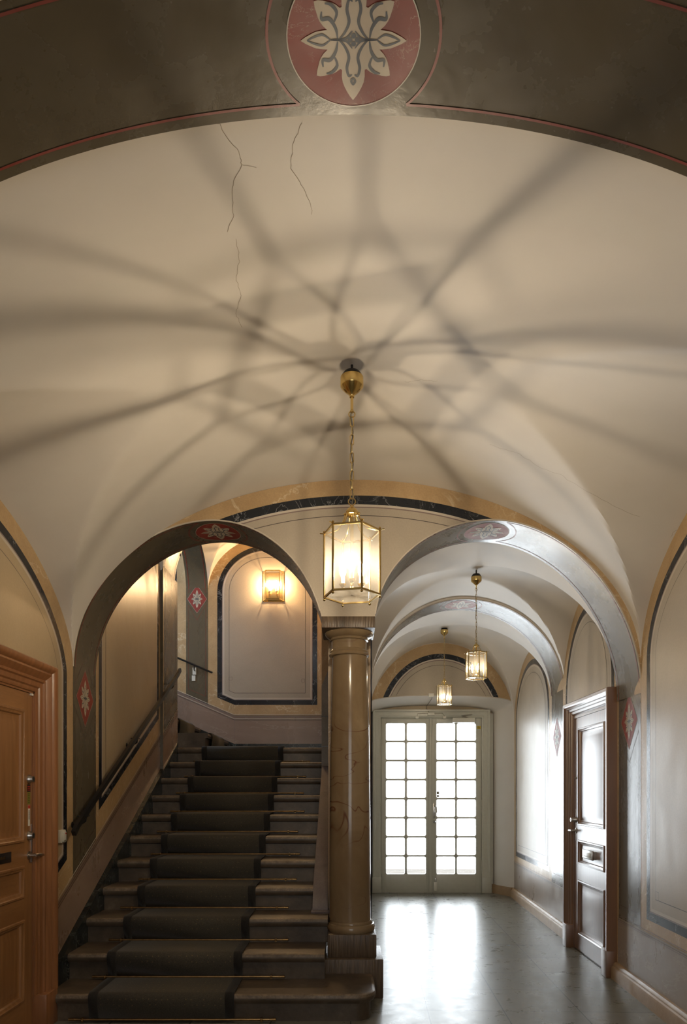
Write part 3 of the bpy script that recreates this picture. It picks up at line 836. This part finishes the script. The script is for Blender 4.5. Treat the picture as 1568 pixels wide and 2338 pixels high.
# carpet
XC0, XC1 = -1.54, -.67
cp = thing('carpet_runner', 'dark grey dotted carpet runner with darker borders held down on the stone stairs', 'carpet')
def cpath():
    P = [(Yn(1)+.012, .012)]
    for k in range(1, 12):
        y, z = Yn(k), R_*k; o = .009
        if k > 1: P.append((y+.020, z-R_+.013))
        P += [(y-.006, z-.060), (y-.011, z-.040), (y-.011, z-.018), (y-.003, z+.003), (y+.014, z+o)]
        if k < 11: P += [(Yn(k+1)+.00, z+o), (Yn(k+1)+.016, z+o+.001)]
        else: P += [(y+.75, z+o)]
    return P
def strip(name, xa, xb, m, lift=0):
    P = cpath(); mb = MB(); L = []
    n = len(P); vs = []
    for x in (xa, xb): vs += [(x, y, z) for y, z in P]
    mb.add(vs, [(i, i+1, n+i+1, n+i) for i in range(n-1)])
    o = mb.build(name, m, cp, 50)
    md = o.modifiers.new('s', 'SOLIDIFY'); md.thickness = .008; md.offset = 1
    return o
strip('carpet_field', XC0+.055, XC1-.055, 'carpet'); strip('carpet_border', XC0, XC0+.055, 'carpet_edge'); strip('carpet_border', XC1-.055, XC1, 'carpet_edge')
# runner on the second flight
mb = MB(); P = []
for k in range(4):
    x = -1.50-k*.36; z = R_*12+R_*k
    P += [(x+.0, z-R_+.012), (x+.012, z-.05), (x+.010, z-.012), (x-.012, z+.012), (x-.345, z+.012)]
n = len(P); vs = [(x, y, z) for y in (7.62, 8.32) for x, z in P]
mb.add(vs, [(i, i+1, n+i+1, n+i) for i in range(n-1)])
c2 = mb.build('upper_carpet', 'carpet', cp, 50); md = c2.modifiers.new('s', 'SOLIDIFY'); md.thickness = .01; md.offset = 0

ordn = ['at floor level behind the carpet', 'lying behind the lowest tread', 'on the second tread from the bottom', 'on the third tread from the bottom',
        'on the fourth tread from the bottom', 'on the fifth tread from the bottom', 'on the sixth tread from the bottom', 'on the seventh tread from the bottom',
        'on the eighth tread from the bottom', 'on the ninth tread from the bottom', 'topmost, just below the landing edge']
proto = None
for k in range(0, 11):
    if proto is None:
        t = thing('stair_rod', '', 'stair rod', 'brass rods holding the stair carpet')
        mb = MB(); mb.tube([(-1.62, 0, 0), (-.45, 0, 0)], .0068, 10); mb.build('rod', 'brass_old', t)
        for x0, sg in ((-1.62, -1), (-.45, 1)):
            mb = MB(); mb.lathe([(.0059, 0), (.0085, .002), (.0085, .035), (.006, .038)] if sg > 0 else [(.006, -.038), (.0085, -.035), (.0085, -.002), (.0059, 0)], (x0, 0, 0), 12, 0, 'x'); mb.build('end_cap', 'brass_old', t)
        for x0 in (-1.572, -.50):
            mb = MB(); mb.box(x0-.006, x0+.006, -.010, .012, -.012, .011); mb.ball((x0, -.010, 0), .0075, 6); mb.build('bracket', 'brass_old', t)
        proto = t; r = t
    else:
        r = proto.copy(); COL.objects.link(r)
        for ch in list(proto.children):
            c_ = ch.copy(); COL.objects.link(c_); c_.parent = r
    if k == 0: r.location = (random.uniform(-.01, .01), Yn(1)-.001, .020)
    else: r.location = (random.uniform(-.02, .03), Yn(k+1)+.001, R_*k+.021)
    r['label'] = 'thin brass stair rod with end caps, '+ordn[k]

# ------------------------------------------------------------------ column
cl = thing('marble_column', 'polished brown marble column with dark veins standing between the stairs and the corridor', 'column', loc=(0, 0, 0))
cx, cy = .035, 4.78
mb = MB(); mb.bbox(-.142, .249, 4.57, 4.985, 0, .262, .006); mb.build('lower_plinth', 'combed', cl)
mb = MB(); mb.bbox(-.125, .205, 4.615, 4.945, .262, .417, .006); mb.build('upper_plinth', 'combed', cl)
mb = MB(); mb.lathe([(.10, .417), (.160, .417), (.168, .430), (.168, .452), (.160, .468), (.152, .472), (.152, .484), (.146, .494)], (cx, cy, 0), 48); mb.build('base_moulding', 'column', cl)
mb = MB(); mb.lathe([(.146, .494), (.1445, .7), (.143, 1.1), (.139, 1.5), (.133, 1.9), (.127, 2.2), (.1225, 2.325)], (cx-.008, cy, 0), 64); mb.build('shaft', 'column', cl, 60)
mb = MB(); mb.lathe([(.1225, 2.323), (.137, 2.326), (.141, 2.336), (.137, 2.346), (.131, 2.350), (.134, 2.358), (.129, 2.366), (.1235, 2.372), (.1235, 2.43),
                     (.133, 2.434), (.136, 2.442), (.133, 2.449), (.150, 2.457), (.166, 2.474), (.170, 2.486), (.166, 2.493), (.10, 2.494)], (cx-.014, cy, 0), 64); mb.build('capital', 'column', cl)
mb = MB(); mb.bbox(-.165, .196, 4.595, 4.985, 2.489, 2.566, .004); mb.build('abacus', 'combed', cl)

# ------------------------------------------------------------------ panelled wooden doors
def sweep_casing(mb, f, u0, u1, zt, prof, zb, mi):
    n = len(prof); vs = []
    for w, o in prof: vs += [f(u0-w, zb, o), f(u0-w, zt+w, o), f(u1+w, zt+w, o), f(u1+w, zb, o)]
    mb.add(vs, [(j*4+i, j*4+i+1, (j+1)*4+i+1, (j+1)*4+i) for j in range(n-1) for i in range(3)], mi)
def wooden_door(name, label, f, u0, u1, zt, prof, panels, matc, mlead, mrail, plw, plo, swing):
    d = thing(name, label, 'door', kind='structure')
    fb = lambda x, y, z: f(x, z, y)      # box helper: x=u, y=off, z=z
    mb = MB(); sweep_casing(mb, f, u0, u1, zt, prof, .20, 0)
    mb.box(u0-.01, u0+.012, 0, .03, 0, zt, 0, fb); mb.box(u1-.012, u1+.01, 0, .03, 0, zt, 0, fb); mb.box(u0, u1, 0, .03, zt-.012, zt+.01, 0, fb)
    mb.build('casing', matc, d)
    for a, b in ((u0-plw, u0-.005), (u1+.005, u1+plw)):
        mb = MB(); mb.bbox(a, b, 0, plo, 0, .205, .006, 0, fb); mb.build('plinth_block', matc, d)
    a0, a1 = u0+.014, u1-.014; bz, tz = .012, zt-.014
    mb = MB(); pu0, pu1 = a0+.095, a1-.095
    mb.box(a0, pu0, 0, .022, bz, tz, 0, fb); mb.box(pu1, a1, 0, .022, bz, tz, 0, fb)
    rails = [bz]+[z for p in panels for z in p]+[tz]
    for i in range(0, len(rails), 2): mb.box(pu0, pu1, 0, .0219, rails[i], rails[i+1], 1, fb)
    leaf = mb.build('leaf', [mlead, mrail], d)
    for pi_, (za, zb_) in enumerate(panels):
        mb = MB(); pr = [(0, .022), (.004, .030), (.014, .031), (.020, .024), (.030, .020), (.036, .010), (.045, .007)]
        k = len(pr); vs = []
        for w, o in pr: vs += [f(pu0+w, za+w, o), f(pu0+w, zb_-w, o), f(pu1-w, zb_-w, o), f(pu1-w, za+w, o)]
        mb.add(vs, [(j*4+i, j*4+(i+1) % 4, (j+1)*4+(i+1) % 4, (j+1)*4+i) for j in range(k-1) for i in range(4)], 0)
        g = .045
        q = [(g, .007), (g+.015, .007), (g+.045, .014)] if pi_ != 1 or True else []
        vs = []
        for w, o in q: vs += [f(pu0+w, za+w, o), f(pu0+w, zb_-w, o), f(pu1-w, zb_-w, o), f(pu1-w, za+w, o)]
        mb.add(vs, [(j*4+i, j*4+(i+1) % 4, (j+1)*4+(i+1) % 4, (j+1)*4+i) for j in range(len(q)-1) for i in range(4)]+[tuple(range(len(vs)-4, len(vs)))], 1)
        mb.build('panel', [mlead, mrail if (zb_-za) < .3 else mlead], leaf)
    mb = MB(); mb.box(u0, u1, -.02, .012, 0, .012, 0, fb); mb.build('threshold', mrail, d)
    return d, leaf, fb, a0, a1
def knob(f, u, z, d, mats='steel', r=.025, depth=.028, name='lock'):
    mb = MB(); pr = [(r*.6, 0), (r*1.05, .0), (r*1.05, .006), (r*.85, .014), (r*.8, depth-.01), (r*.7, depth), (r*.3, depth)]
    vs = []; n = 20
    for rr, o in pr: vs += [f(u+rr*cos(2*pi*i/n), z+rr*sin(2*pi*i/n), .022+o) for i in range(n)]
    mb.add(vs, [(j*n+i, j*n+(i+1) % n, (j+1)*n+(i+1) % n, (j+1)*n+i) for j in range(len(pr)-1) for i in range(n)]+[tuple(range(len(vs)-n, len(vs)))])
    mb.box(-.003, .003, 0, .002, -.010, .010, 1, lambda x, y, zz: f(u+x, z+zz, .022+depth+y))
    return mb.build(name, [mats, 'dark'], d)
def lever(f, u, z, d, sg=1, name='handle'):
    mb = MB(); n = 16; vs = []
    for rr, o in ((.024, 0), (.024, .006), (.012, .010), (.010, .045)): vs += [f(u+rr*cos(2*pi*i/n), z+rr*sin(2*pi*i/n), .022+o) for i in range(n)]
    mb.add(vs, [(j*n+i, j*n+(i+1) % n, (j+1)*n+(i+1) % n, (j+1)*n+i) for j in range(3) for i in range(n)]+[tuple(range(3*n, 4*n))])
    mb.tube([f(u-sg*.008, z, .064), f(u+sg*.03, z+.001, .068), f(u+sg*.07, z-.002, .066), f(u+sg*.115, z-.006, .056)], [.010, .0095, .009, .007], 10)
    return mb.build(name, 'steel', d)
PANELS = [(.14, .655), (.765, .965), (1.10, 1.86)]
# left door
prL = [(0, .0), (0, .036), (.012, .042), (.022, .042), (.030, .050), (.055, .054), (.062, .064), (.070, .066), (.078, .060), (.092, .072), (.112, .084), (.124, .080), (.132, .090), (.150, .100), (.162, .100), (.170, .092), (.172, 0)]
dl, leaf, fbL, a0, a1 = wooden_door('door_1', 'varnished oak panelled door in a heavy moulded frame at the left edge', fL, 3.05, 3.965, 1.965, prL, [(.20, .665), (.785, .970), (1.10, 1.85)], 'oakred', 'oak', 'oak_h', .165, .098, 1)
knob(fL, 3.912, 1.458, leaf); knob(fL, 3.912, 1.135, leaf); lever(fL, 3.912, 1.022, leaf, 1)
mb = MB(); mb.bbox(3.30, 3.70, .022, .027, 1.005, 1.062, .002, 0, fbL)
for i, u in enumerate(lin(3.46, 3.62, 9)): mb.box(u, u+.012, .027, .0276, 1.028, 1.040+.004*(i % 2), 1, fbL)
mb.build('name_plate', ['iron', 'brass_old'], leaf)
mb = MB(); mb.box(3.892, 3.932, .022, .0226, 1.385, 1.428, 0, fbL)
for z in (1.394, 1.404, 1.414): mb.box(3.897, 3.927, .0226, .0229, z, z+.004, 1, fbL)
mb.build('sticker', ['iron', 'rdot'], leaf)
mb = MB(); mb.box(3.896, 3.930, .022, .0226, 1.315, 1.383, 0, fbL)
for z in lin(1.325, 1.372, 5): mb.box(3.903, 3.923, .0226, .0229, z, z+.003, 1, fbL)
mb.build('sticker', ['orange', 'inkp'], leaf)
mb = MB(); mb.box(3.903, 3.928, .022, .0226, 1.19, 1.310, 0, fbL); mb.box(3.903, 3.928, .0226, .0228, 1.290, 1.309, 1, fbL)
for i, z in enumerate(lin(1.228, 1.275, 8)): mb.box(3.910, 3.921, .0226, .0229, z, z+.004, 2, fbL)
mb.build('sticker', ['plastic', 'rdot', 'inkp'], leaf)
mb = MB(); mb.box(3.938, 3.948, .022, .0255, .98, 1.20, 0, fbL); mb.build('lock_edge_plate', 'steel', leaf)
mb = MB(); mb.box(3.925, 3.950, .022, .032, 1.94, 1.952, 0, fbL); mb.build('door_contact', 'plastic', leaf)
# right door
def fD(u, z, o): return (2.018+.022*(u-5.05)-o, u, z)
prR = [(0, -.03), (0, .018), (.010, .024), (.020, .030), (.026, .042), (.044, .046), (.050, .056), (.066, .060), (.072, .070), (.086, .076), (.096, .088), (.118, .090), (.124, .084), (.126, -.03)]
dr, leafR, fbR, b0, b1 = wooden_door('door_2', 'brown varnished panelled door in the corridor wall, gleaming with reflected daylight', fD, 5.18, 6.04, 2.035, prR, [(.14, .62), (.755, .965), (1.09, 1.93)], 'brown', 'brown', 'brown', .122, .092, 1)
knob(fD, 5.985, 1.135, leafR, 'steel', .024, .05); lever(fD, 5.985, 1.040, leafR, 1)
mb = MB(); mb.box(5.992, 6.006, .022, .0255, .95, 1.23, 0, fbR); mb.build('lock_edge_plate', 'steel', leafR)
knob(fD, 5.985, 1.50, leafR, 'steel', .009, .008, 'spyhole')
mb = MB(); mb.bbox(5.50, 5.74, .030, .050, .825, .900, .006, 0, fbR); mb.bbox(5.535, 5.705, .050, .054, .843, .882, .002, 1, fbR)
mb.box(5.50, 5.74, .012, .032, .83, .895, 0, fbR); mb.build('letter_flap', ['steel', 'plastic'], leafR)

# bell / light switches
def switch(f, u, z, label, dot):
    t = thing('wall_switch', label, 'switch')
    fb = lambda x, y, zz: f(x, zz, y)
    mb = MB(); mb.bbox(u-.040, u+.040, .0, .026, z-.042, z+.042, .005, 0, fb); mb.build('back_box', 'plastic', t)
    mb = MB(); mb.bbox(u-.026, u+.026, .024, .036, z-.034, z+.030, .004, 0, fb)
    mb.box(u-.012, u+.012, .036, .0365, z-.030, z-.022, 1, fb)
    mb.build('rocker', ['plastic', 'cord'], t)
    if dot:
        mb = MB(); mb.box(u+.006, u+.016, .036, .038, z+.014, z+.024, 0, fb); mb.build('indicator', 'rdot', t)
switch(fL, 4.385, 1.098, 'white wall switch with red indicator beside the left oak door frame', True)
switch(fR, 6.30, 1.02, 'white wall switch on the corridor wall left of the brown door', False)

# ------------------------------------------------------------------ glazed entrance doors
YD = 9.27
dg = thing('door_3', 'white glazed double door with eight rows of panes', 'door', kind='structure')
fG = lambda x, z, o: (x, YD-o, z); fbG = lambda x, y, z: (x, YD-y, z)
mb = MB(); L0, L1, LT = .472, 1.838, 2.372
prG = [(0, -.02), (0, .012), (.012, .018), (.02, .018), (.028, .026), (.075, .030), (.085, .042), (.108, .045), (.112, .03), (.112, -.02)]
sweep_casing(mb, fG, L0, L1, LT, prG, .20, 0)
mb.box(L0-.07, L0+.016, -.09, -.036, 0, LT+.1, 0, fbG); mb.box(L1-.016, L1+.11, -.09, -.036, 0, LT+.1, 0, fbG); mb.box(L0-.07, L1+.1, -.09, -.036, LT-.02, LT+.1, 0, fbG)
mb.box(L0-.07, L1+.1, -.09, -.001, -.01, .018, 0, fbG); mb.build('frame', 'white', dg)
for a, b in ((.352, .474), (1.836, 1.958)):
    mb = MB(); mb.bbox(a, b, -.02, .05, 0, .215, .005, 0, fbG); mb.build('plinth_block', 'white', dg)
mb = MB(); mb.box(1.952, 1.992, -.02, .012, 0, 2.42, 0, fbG); mb.build('side_board', 'white', dg)
rows = [(.252+.2588*i, .252+.2588*i+.2366) for i in range(8)]
def gleaf(x0, x1, cols, label=None):
    mb = MB(); z1 = LT-.004; z0 = .012
    xs = [x0]+[v for c_ in cols for v in c_]+[x1]
    for i in range(0, len(xs), 2):
        w = i in (0, len(xs)-2)
        mb.bbox(xs[i], xs[i+1], -.035 if w else -.03, .004 if w else -.004, z0 if w else .2, z1 if w else 2.31, .002, 0, fbG)
    zs = [z0]+[v for r in rows for v in r]+[z1]
    for i in range(0, len(zs), 2):
        w = i in (0, len(zs)-2)
        mb.bbox(x0+.002, x1-.002, -.034 if w else -.029, .003 if w else -.0045, zs[i], zs[i+1], .002, 0, fbG)
    # rounded pane corners
    for (a, b) in cols:
        for (c_, d_) in rows:
            for (px, sx) in ((a, 1), (b, -1)):
                for (pz, sz) in ((c_, 1), (d_, -1)):
                    r = .022; P = [(px-sx*.002, pz-sz*.002)]+[(px+sx*r*(1-cos(t_)), pz+sz*r*(1-sin(t_))) for t_ in lin(0, pi/2, 5)]
                    mb.prism(P, -.028, -.008, lambda a_, p, q: (p, YD-a_, q))
    lf = mb.build('leaf', 'white', dg)
    mb = MB(); mb.box(x0+.05, x1-.05, -.02, -.016, .22, 2.34, 0, fbG); mb.build('glazing', 'glass', lf)
    return lf
lfa = gleaf(.476, 1.136, [(.541, .797), (.826, 1.082)])
lfb = gleaf(1.150, 1.834, [(1.225, 1.480), (1.504, 1.760)])
mb = MB(); mb.bbox(1.128, 1.166, .0, .016, .012, 2.366, .004, 0, fbG); mb.build('astragal', 'white', lfa)
for x, lf in ((.474, lfa), (1.838, lfb)):
    for z in (2.03, 1.17, .35):
        mb = MB(); mb.tube([(x, YD-.012, z-.09), (x, YD-.012, z+.09)], .006, 8); mb.ball((x, YD-.012, z), .009, 6); mb.build('hinge', 'white', lf)
mb = MB(); mb.bbox(1.178, 1.206, .004, .010, 1.012, 1.222, .002, 0, fbG)
mb.tube([(1.192, YD-.01, 1.175), (1.195, YD-.05, 1.180), (1.215, YD-.055, 1.172), (1.222, YD-.05, 1.10), (1.20, YD-.04, 1.05), (1.196, YD-.01, 1.045)], .007, 8)
mb.build('pull_handle', 'steel', lfb)
knob(fG, 1.195, .965, lfb, 'steel', .017, .012, 'lock')
mb = MB(); mb.bbox(1.188, 1.232, .004, .03, .03, .15, .004); mb.v = [fbG(*v) for v in mb.v]; mb.bbox(1.198, 1.222, .004, .04, .15, .21, .004, 1, fbG); mb.build('floor_bolt', ['plastic', 'steel'], lfb)
mb = MB(); mb.bbox(1.438, 1.742, .004, .055, 2.305, 2.368, .004, 0, fbG); mb.build('closer_body', 'plastic', lfb)
mb = MB(); mb.tube([(1.64, YD-.04, 2.372), (1.55, YD-.09, 2.39), (1.70, YD-.05, 2.418)], .01, 6, rect=(.010, .004)); mb.build('closer_arm', 'steel', lfb)
mb = MB(); mb.box(1.776, 1.826, .004, .005, 2.222, 2.262, 0, fbG)
for bx in ((1.786, 1.790, 2.230, 2.254), (1.790, 1.800, 2.230, 2.234), (1.790, 1.799, 2.240, 2.244), (1.790, 1.800, 2.250, 2.254), (1.806, 1.810, 2.230, 2.254), (1.810, 1.819, 2.230, 2.234)):
    mb.box(bx[0], bx[1], .005, .0055, bx[2], bx[3], 1, fbG)
mb.build('sticker', ['yellow', 'inkp'], lfb)
mb = MB(); mb.box(1.232, 1.262, -.0155, -.015, 1.335, 1.372, 0, fbG); mb.box(1.232, 1.262, -.0155, -.015, 1.300, 1.325, 0, fbG); mb.build('pane_sticker', 'cord', lfb)
# door contacts and cable
t = thing('door_sensor', 'small white door sensor boxes and cable clipped above the glazed double door', 'sensor')
for (x, z, w, h, o) in ((1.147, 2.42, .045, .018, .045), (.958, 2.376, .022, .018, .03), (1.332, 2.376, .022, .018, .03)):
    mb = MB(); mb.bbox(x-w, x+w, o-.03, o+.012, z-h, z+h, .003, 0, fbG); mb.build('sensor_box', 'plastic', t)
mb = MB(); mb.tube([(.958, YD-.04, 2.39), (.965, YD-.04, 2.425), (1.10, YD-.047, 2.432), (1.147, YD-.047, 2.43), (1.30, YD-.047, 2.432), (1.332, YD-.04, 2.39)], .003, 5)
mb.build('cable', 'cord', t)
t = thing('junction_box', 'small white junction box at the lip of the recess above the glazed door', 'junction box')
mb = MB(); mb.bbox(1.07, 1.14, 8.862, 8.898, 2.605, 2.65, .004); mb.build('box', 'plastic', t)
mb = MB(); mb.tube([(1.12, 8.89, 2.61), (1.12, 8.95, 2.585), (1.10, 9.1, 2.55), (1.09, 9.26, 2.53), (1.09, 9.29, 2.5), (1.095, YD-.03, 2.485), (1.12, YD-.05, 2.44)], .004, 5); mb.build('cable', 'cord', t)
# street level outside
mb = MB(); mb.box(-2, 4.5, 9.6, 12, -.1, 0); tag(mb.build('ground', 'block'), kind='structure')

# ------------------------------------------------------------------ handrails
t = thing('handrail', 'black iron handrail climbing the left wall beside the stairs', 'handrail')
xr_ = XL+.085; P = [(4.40, 1.115), (4.46, 1.165), (5.6, 1.778), (7.10, 2.585), (7.22, 2.665)]
mb = MB(); mb.tube([(xr_, y, z) for y, z in P], .01, rect=(.013, .019)); mb.build('rail', 'iron', t)
for y in (4.62, 5.75, 6.95):
    z = 1.165+(y-4.46)*.5375
    mb = MB(); mb.tube([(xr_, y, z-.02), (xr_, y-.02, z-.065), (XL+.05, y-.03, z-.09), (XL, y-.03, z-.09)], .007, 6, 0)
    mb.lathe([(.022, 0), (.022, .006), (.01, .012)], (XL, y-.03, z-.09), 14, 0, 'x')
    mb.box(XL+.04, XL+.10, y-.045, y+.02, z-.035, z-.027, 0); mb.build('bracket', 'iron', t)
t = thing('handrail', 'thin black handrail on the landing back wall, rising to the left', 'handrail')
mb = MB(); mb.tube([(-1.70, YB-.07, 2.885), (-2.25, YB-.07, 3.12), (-2.9, YB-.07, 3.42)], .012, 8); mb.build('rail', 'iron', t)
mb = MB(); mb.tube([(-1.93, YB-.07, 2.975), (-1.935, YB-.06, 2.93), (-1.94, YB, 2.92)], .008, 6)
mb.box(-1.965, -1.92, YB-.012, YB-.001, 2.87, 2.96, 1); mb.box(-1.975, -1.93, YB-.008, YB-.001, 2.79, 2.86, 1); mb.build('bracket', ['iron', 'plastic'], t)

# ------------------------------------------------------------------ lanterns
def chain(mb, x, y, z0, z1, pitch, w, r):
    n = max(2, round((z1-z0)/pitch)); p = (z1-z0)/n
    for i in range(n):
        zc = z0+p*(i+.5); h = p*.5+r*1.6; pts = []
        for k in range(16):
            a = 2*pi*k/16; q = (w*cos(a), (h-w)*(1 if sin(a) > 0 else -1)+w*sin(a))
            pts.append((x+q[0], y+.0008, zc+q[1]) if i % 2 == 0 else (x, y+q[0], zc+q[1]))
        mb.tube(pts, r, 6, 0, closed=True)
def lantern(label, x, y, zc, zr, zt, zb, R, rot, k, bulbm, group, th, seed=0):
    """zc canopy top, zr bottom of canopy stem, zt top rim, zb bottom rim, k detail scale"""
    t = thing('hanging_lantern', label, 'lantern', group)
    cr = .055*k**.5 if k < 1 else .056
    H = zc-.0; hb = .043*(1 if k == 1 else .8); hc = .05*(1 if k == 1 else .75)
    mb = MB(); mb.lathe([(cr*.9, 0), (cr, -.002), (cr, -hb), (cr*.96, -hb-.004), (cr*.55, -hb-hc*.55), (cr*.25, -hb-hc*.85), (cr*.2, -hb-hc), (cr*.2, -hb-hc-.004)], (x, y, zc), 32)
    mb.lathe([(.004, 0), (cr*.7, 0), (cr*.95, -.02)][::-1], (x, y, zc+.022), 24, 1); mb.tube([(x, y, zc), (x, y, zc+.075)], .006, 8, 1)
    mb.tube([(x, y, zc-hb-hc), (x, y, zr)], .007*k, 10); mb.ball((x, y, zr), .010*k, 6); mb.build('canopy', ['brass', 'iron'], t)
    capz = zt+.115*k
    mb = MB(); ring = lambda z, r: mb.tube([(x+r*cos(2*pi*i/18), y, z+r*sin(2*pi*i/18)) for i in range(18)], .0028*k, 6, 0, closed=True)
    ring(zr-.014*k, .015*k); ring(capz+.034*k, .017*k); chain(mb, x, y, capz+.050*k, zr-.028*k, .046*k, .0085*k, .0021*k); mb.build('chain', 'brass', t)
    cord = [(x+.006*k*sin(i*1.3+seed), y+.005*cos(i*1.7), capz+.02*k+(zr-capz-.02*k)*i/14) for i in range(15)]
    mb = MB(); mb.tube(cord, .0028*k, 6); mb.build('cord', 'cord', t)
    mb = MB(); mb.lathe([(.004, .018), (.008, .014), (.010, .006), (.020, .0), (.030, -.012), (.033, -.022), (.033, -.030), (.027, -.034)], (0, 0, 0), 24)
    mb.v = [(x+a*k, y+b*k, capz+c_*k) for a, b, c_ in mb.v]
    V = [(x+R*cos(rot+pi/3*i), y+R*sin(rot+pi/3*i)) for i in range(6)]
    for i in range(6):
        a = rot+pi/3*i; c_, s_ = cos(a), sin(a)
        mb.ball((x+.036*k*c_, y+.036*k*s_, capz-.024*k), .005*k, 6)
        pts = [(.033*k, capz-.026*k), (.040*k, capz-.050*k), (.052*k, capz-.075*k), (.070*k, capz-.097*k), (R*.85, zt+.004), (R+.004, zt+.003)]
        mb.tube([(x+r*c_, y+r*s_, z) for r, z in pts], .0034*k, 6)
        mb.tube([(x+(R)*c_, y+R*s_, zt+.003), (x+(R+.022*k)*c_, y+(R+.022*k)*s_, zt+.006*k)], .0030*k, 6)
    mb.build('crown', 'brass', t)
    fr = MB(); kf = max(k, .92); gm = 'lglass' if k == 1 else 'lglass_small'
    for i in range(6):
        a, b = V[i], V[(i+1) % 6]
        for z in (zt, zb): fr.tube([(a[0], a[1], z), (b[0], b[1], z)], .004*k, 4, rect=(.0042*kf, .0042*kf))
        fr.tube([(a[0], a[1], zb-.004), (a[0], a[1], zt+.004)], .0055*kf, 8)
        fr.ball((a[0], a[1], zb-.012*k), .0065*k, 6); fr.ball((a[0], a[1], zt+.012*k), .006*k, 6)
    frame = fr.build('frame', 'brass', t)
    for i in range(6):
        a, b = V[i], V[(i+1) % 6]; mb = MB()
        mb.add([(a[0], a[1], zb), (b[0], b[1], zb), (b[0], b[1], zt), (a[0], a[1], zt)], [(0, 1, 2, 3)])
        g = mb.build('glass_pane', gm, t)
    mb = MB(); mb.add([(p[0], p[1], zb+.001) for p in V], [tuple(range(6))]); mb.build('bottom_glass', gm, t)
    mb = MB(); mb.tube([(x, y, capz-.03*k), (x, y, zb+.040*k)], .008*k, 10); mb.lathe([(.004, -.02), (.012, -.01), (.014, 0), (.008, .01)], (x, y, zb+.035*k), 12)
    mb.build('stem', 'brass', t)
    for j in range(3):
        a = th+2*pi*j/3; c_, s_ = cos(a), sin(a); rr = .052*k
        mb = MB(); pts = [(.010*k, zb+.040*k), (.022*k, zb+.018*k), (.036*k, zb+.012*k), (.048*k, zb+.026*k), (rr, zb+.050*k)]
        mb.tube([(x+r*c_, y+r*s_, z) for r, z in pts], .0032*k, 6); px, py = x+rr*c_, y+rr*s_
        mb.lathe([(.004, .048), (.010, .052), (.018, .062), (.019, .066), (.012, .067)], (0, 0, 0), 14)
        n0 = len(pts)*6
        mb.v[n0:] = [(px+q[0]*k, py+q[1]*k, zb+q[2]*k) for q in mb.v[n0:]]
        mb.lathe([(.009*k, .066*k), (.009*k, .100*k)], (px, py, zb), 12, 1)
        h = mb.build('candle_holder', ['brass', 'plastic'], t)
        mb = MB(); mb.lathe([(.006*k, .100*k), (.013*k, .112*k), (.016*k, .130*k), (.014*k, .150*k), (.008*k, .168*k), (.002*k, .180*k)], (px, py, zb), 12)
        mb.build('bulb', 'bulb_glass', h, 80)
        mb = MB(); mb.lathe([(.002*k, .118*k), (.0045*k, .122*k), (.0045*k, .148*k), (.002*k, .152*k)], (px, py, zb), 8); mb.build('filament', bulbm, h, 80)
    return t
LG = 'brass hexagonal lanterns hanging in a row'
lantern('large brass hexagonal lantern hanging on a chain in front of the column, nearest and biggest', .028, 3.31, 3.396, 3.232, 2.645, 2.337, .137, math.radians(-11), 1.0, 'bulb_big', LG, .5)
lantern('small brass hexagonal lantern in the corridor, the middle one of the three', 1.105, 5.80, 3.205, 3.105, 2.558, 2.345, .089, math.radians(-85), .66, 'bulb_small', LG, .9, 2)
lantern('small brass hexagonal lantern hanging nearest the glazed entrance door', 1.15, 8.0, 3.270, 3.17, 2.612, 2.400, .087, math.radians(-85), .66, 'bulb_small', LG, .3, 4)

# wall sconce on the landing
t = thing('wall_sconce', 'brass and glass box wall lamp glowing on the landing back wall', 'wall lamp')
sx, z0, z1, y0 = -.93, 3.815, 4.175, YB
mb = MB(); mb.box(sx-.125, sx+.125, y0-.012, y0, z0, z1); mb.build('back_plate', 'brass', t)
V = [(sx-.135, y0-.005), (sx-.088, y0-.105), (sx+.088, y0-.105), (sx+.135, y0-.005)]
mb = MB()
for z in (z0, z1):
    mb.tube([(a, b, z) for a, b in V], .005, rect=(.005, .005))
for a, b in V: mb.tube([(a, b, z0-.004), (a, b, z1+.004)], .0048, 8)
mb.box(sx-.13, sx+.13, y0-.012, y0, z0-.012, z0+.004)
mb.build('frame', 'brass', t)
for i in range(3):
    a, b = V[i], V[i+1]; mb = MB(); mb.add([(a[0], a[1], z0), (b[0], b[1], z0), (b[0], b[1], z1), (a[0], a[1], z1)], [(0, 1, 2, 3)]); mb.build('glass_pane', 'lglass', t)
for dx in (-.045, .045):
    mb = MB(); mb.tube([(sx+dx, y0-.01, z0+.07), (sx+dx, y0-.05, z0+.06), (sx+dx, y0-.068, z0+.09)], .005, 8)
    mb.lathe([(.006, .088), (.020, .098), (.021, .103), (.012, .104)], (sx+dx, y0-.068, z0), 14)
    mb.lathe([(.011, .104), (.011, .155)], (sx+dx, y0-.068, z0), 12, 1); h = mb.build('candle_holder', ['brass', 'plastic'], t)
    mb = MB(); mb.lathe([(.002, .172), (.005, .176), (.005, .206), (.002, .210)], (sx+dx, y0-.068, z0), 8); mb.build('filament', 'bulb_sconce', h, 80)
    mb = MB(); mb.lathe([(.008, .155), (.015, .170), (.018, .190), (.015, .215), (.008, .235), (.002, .245)], (sx+dx, y0-.068, z0), 12); mb.build('bulb', 'bulb_glass', h, 80)
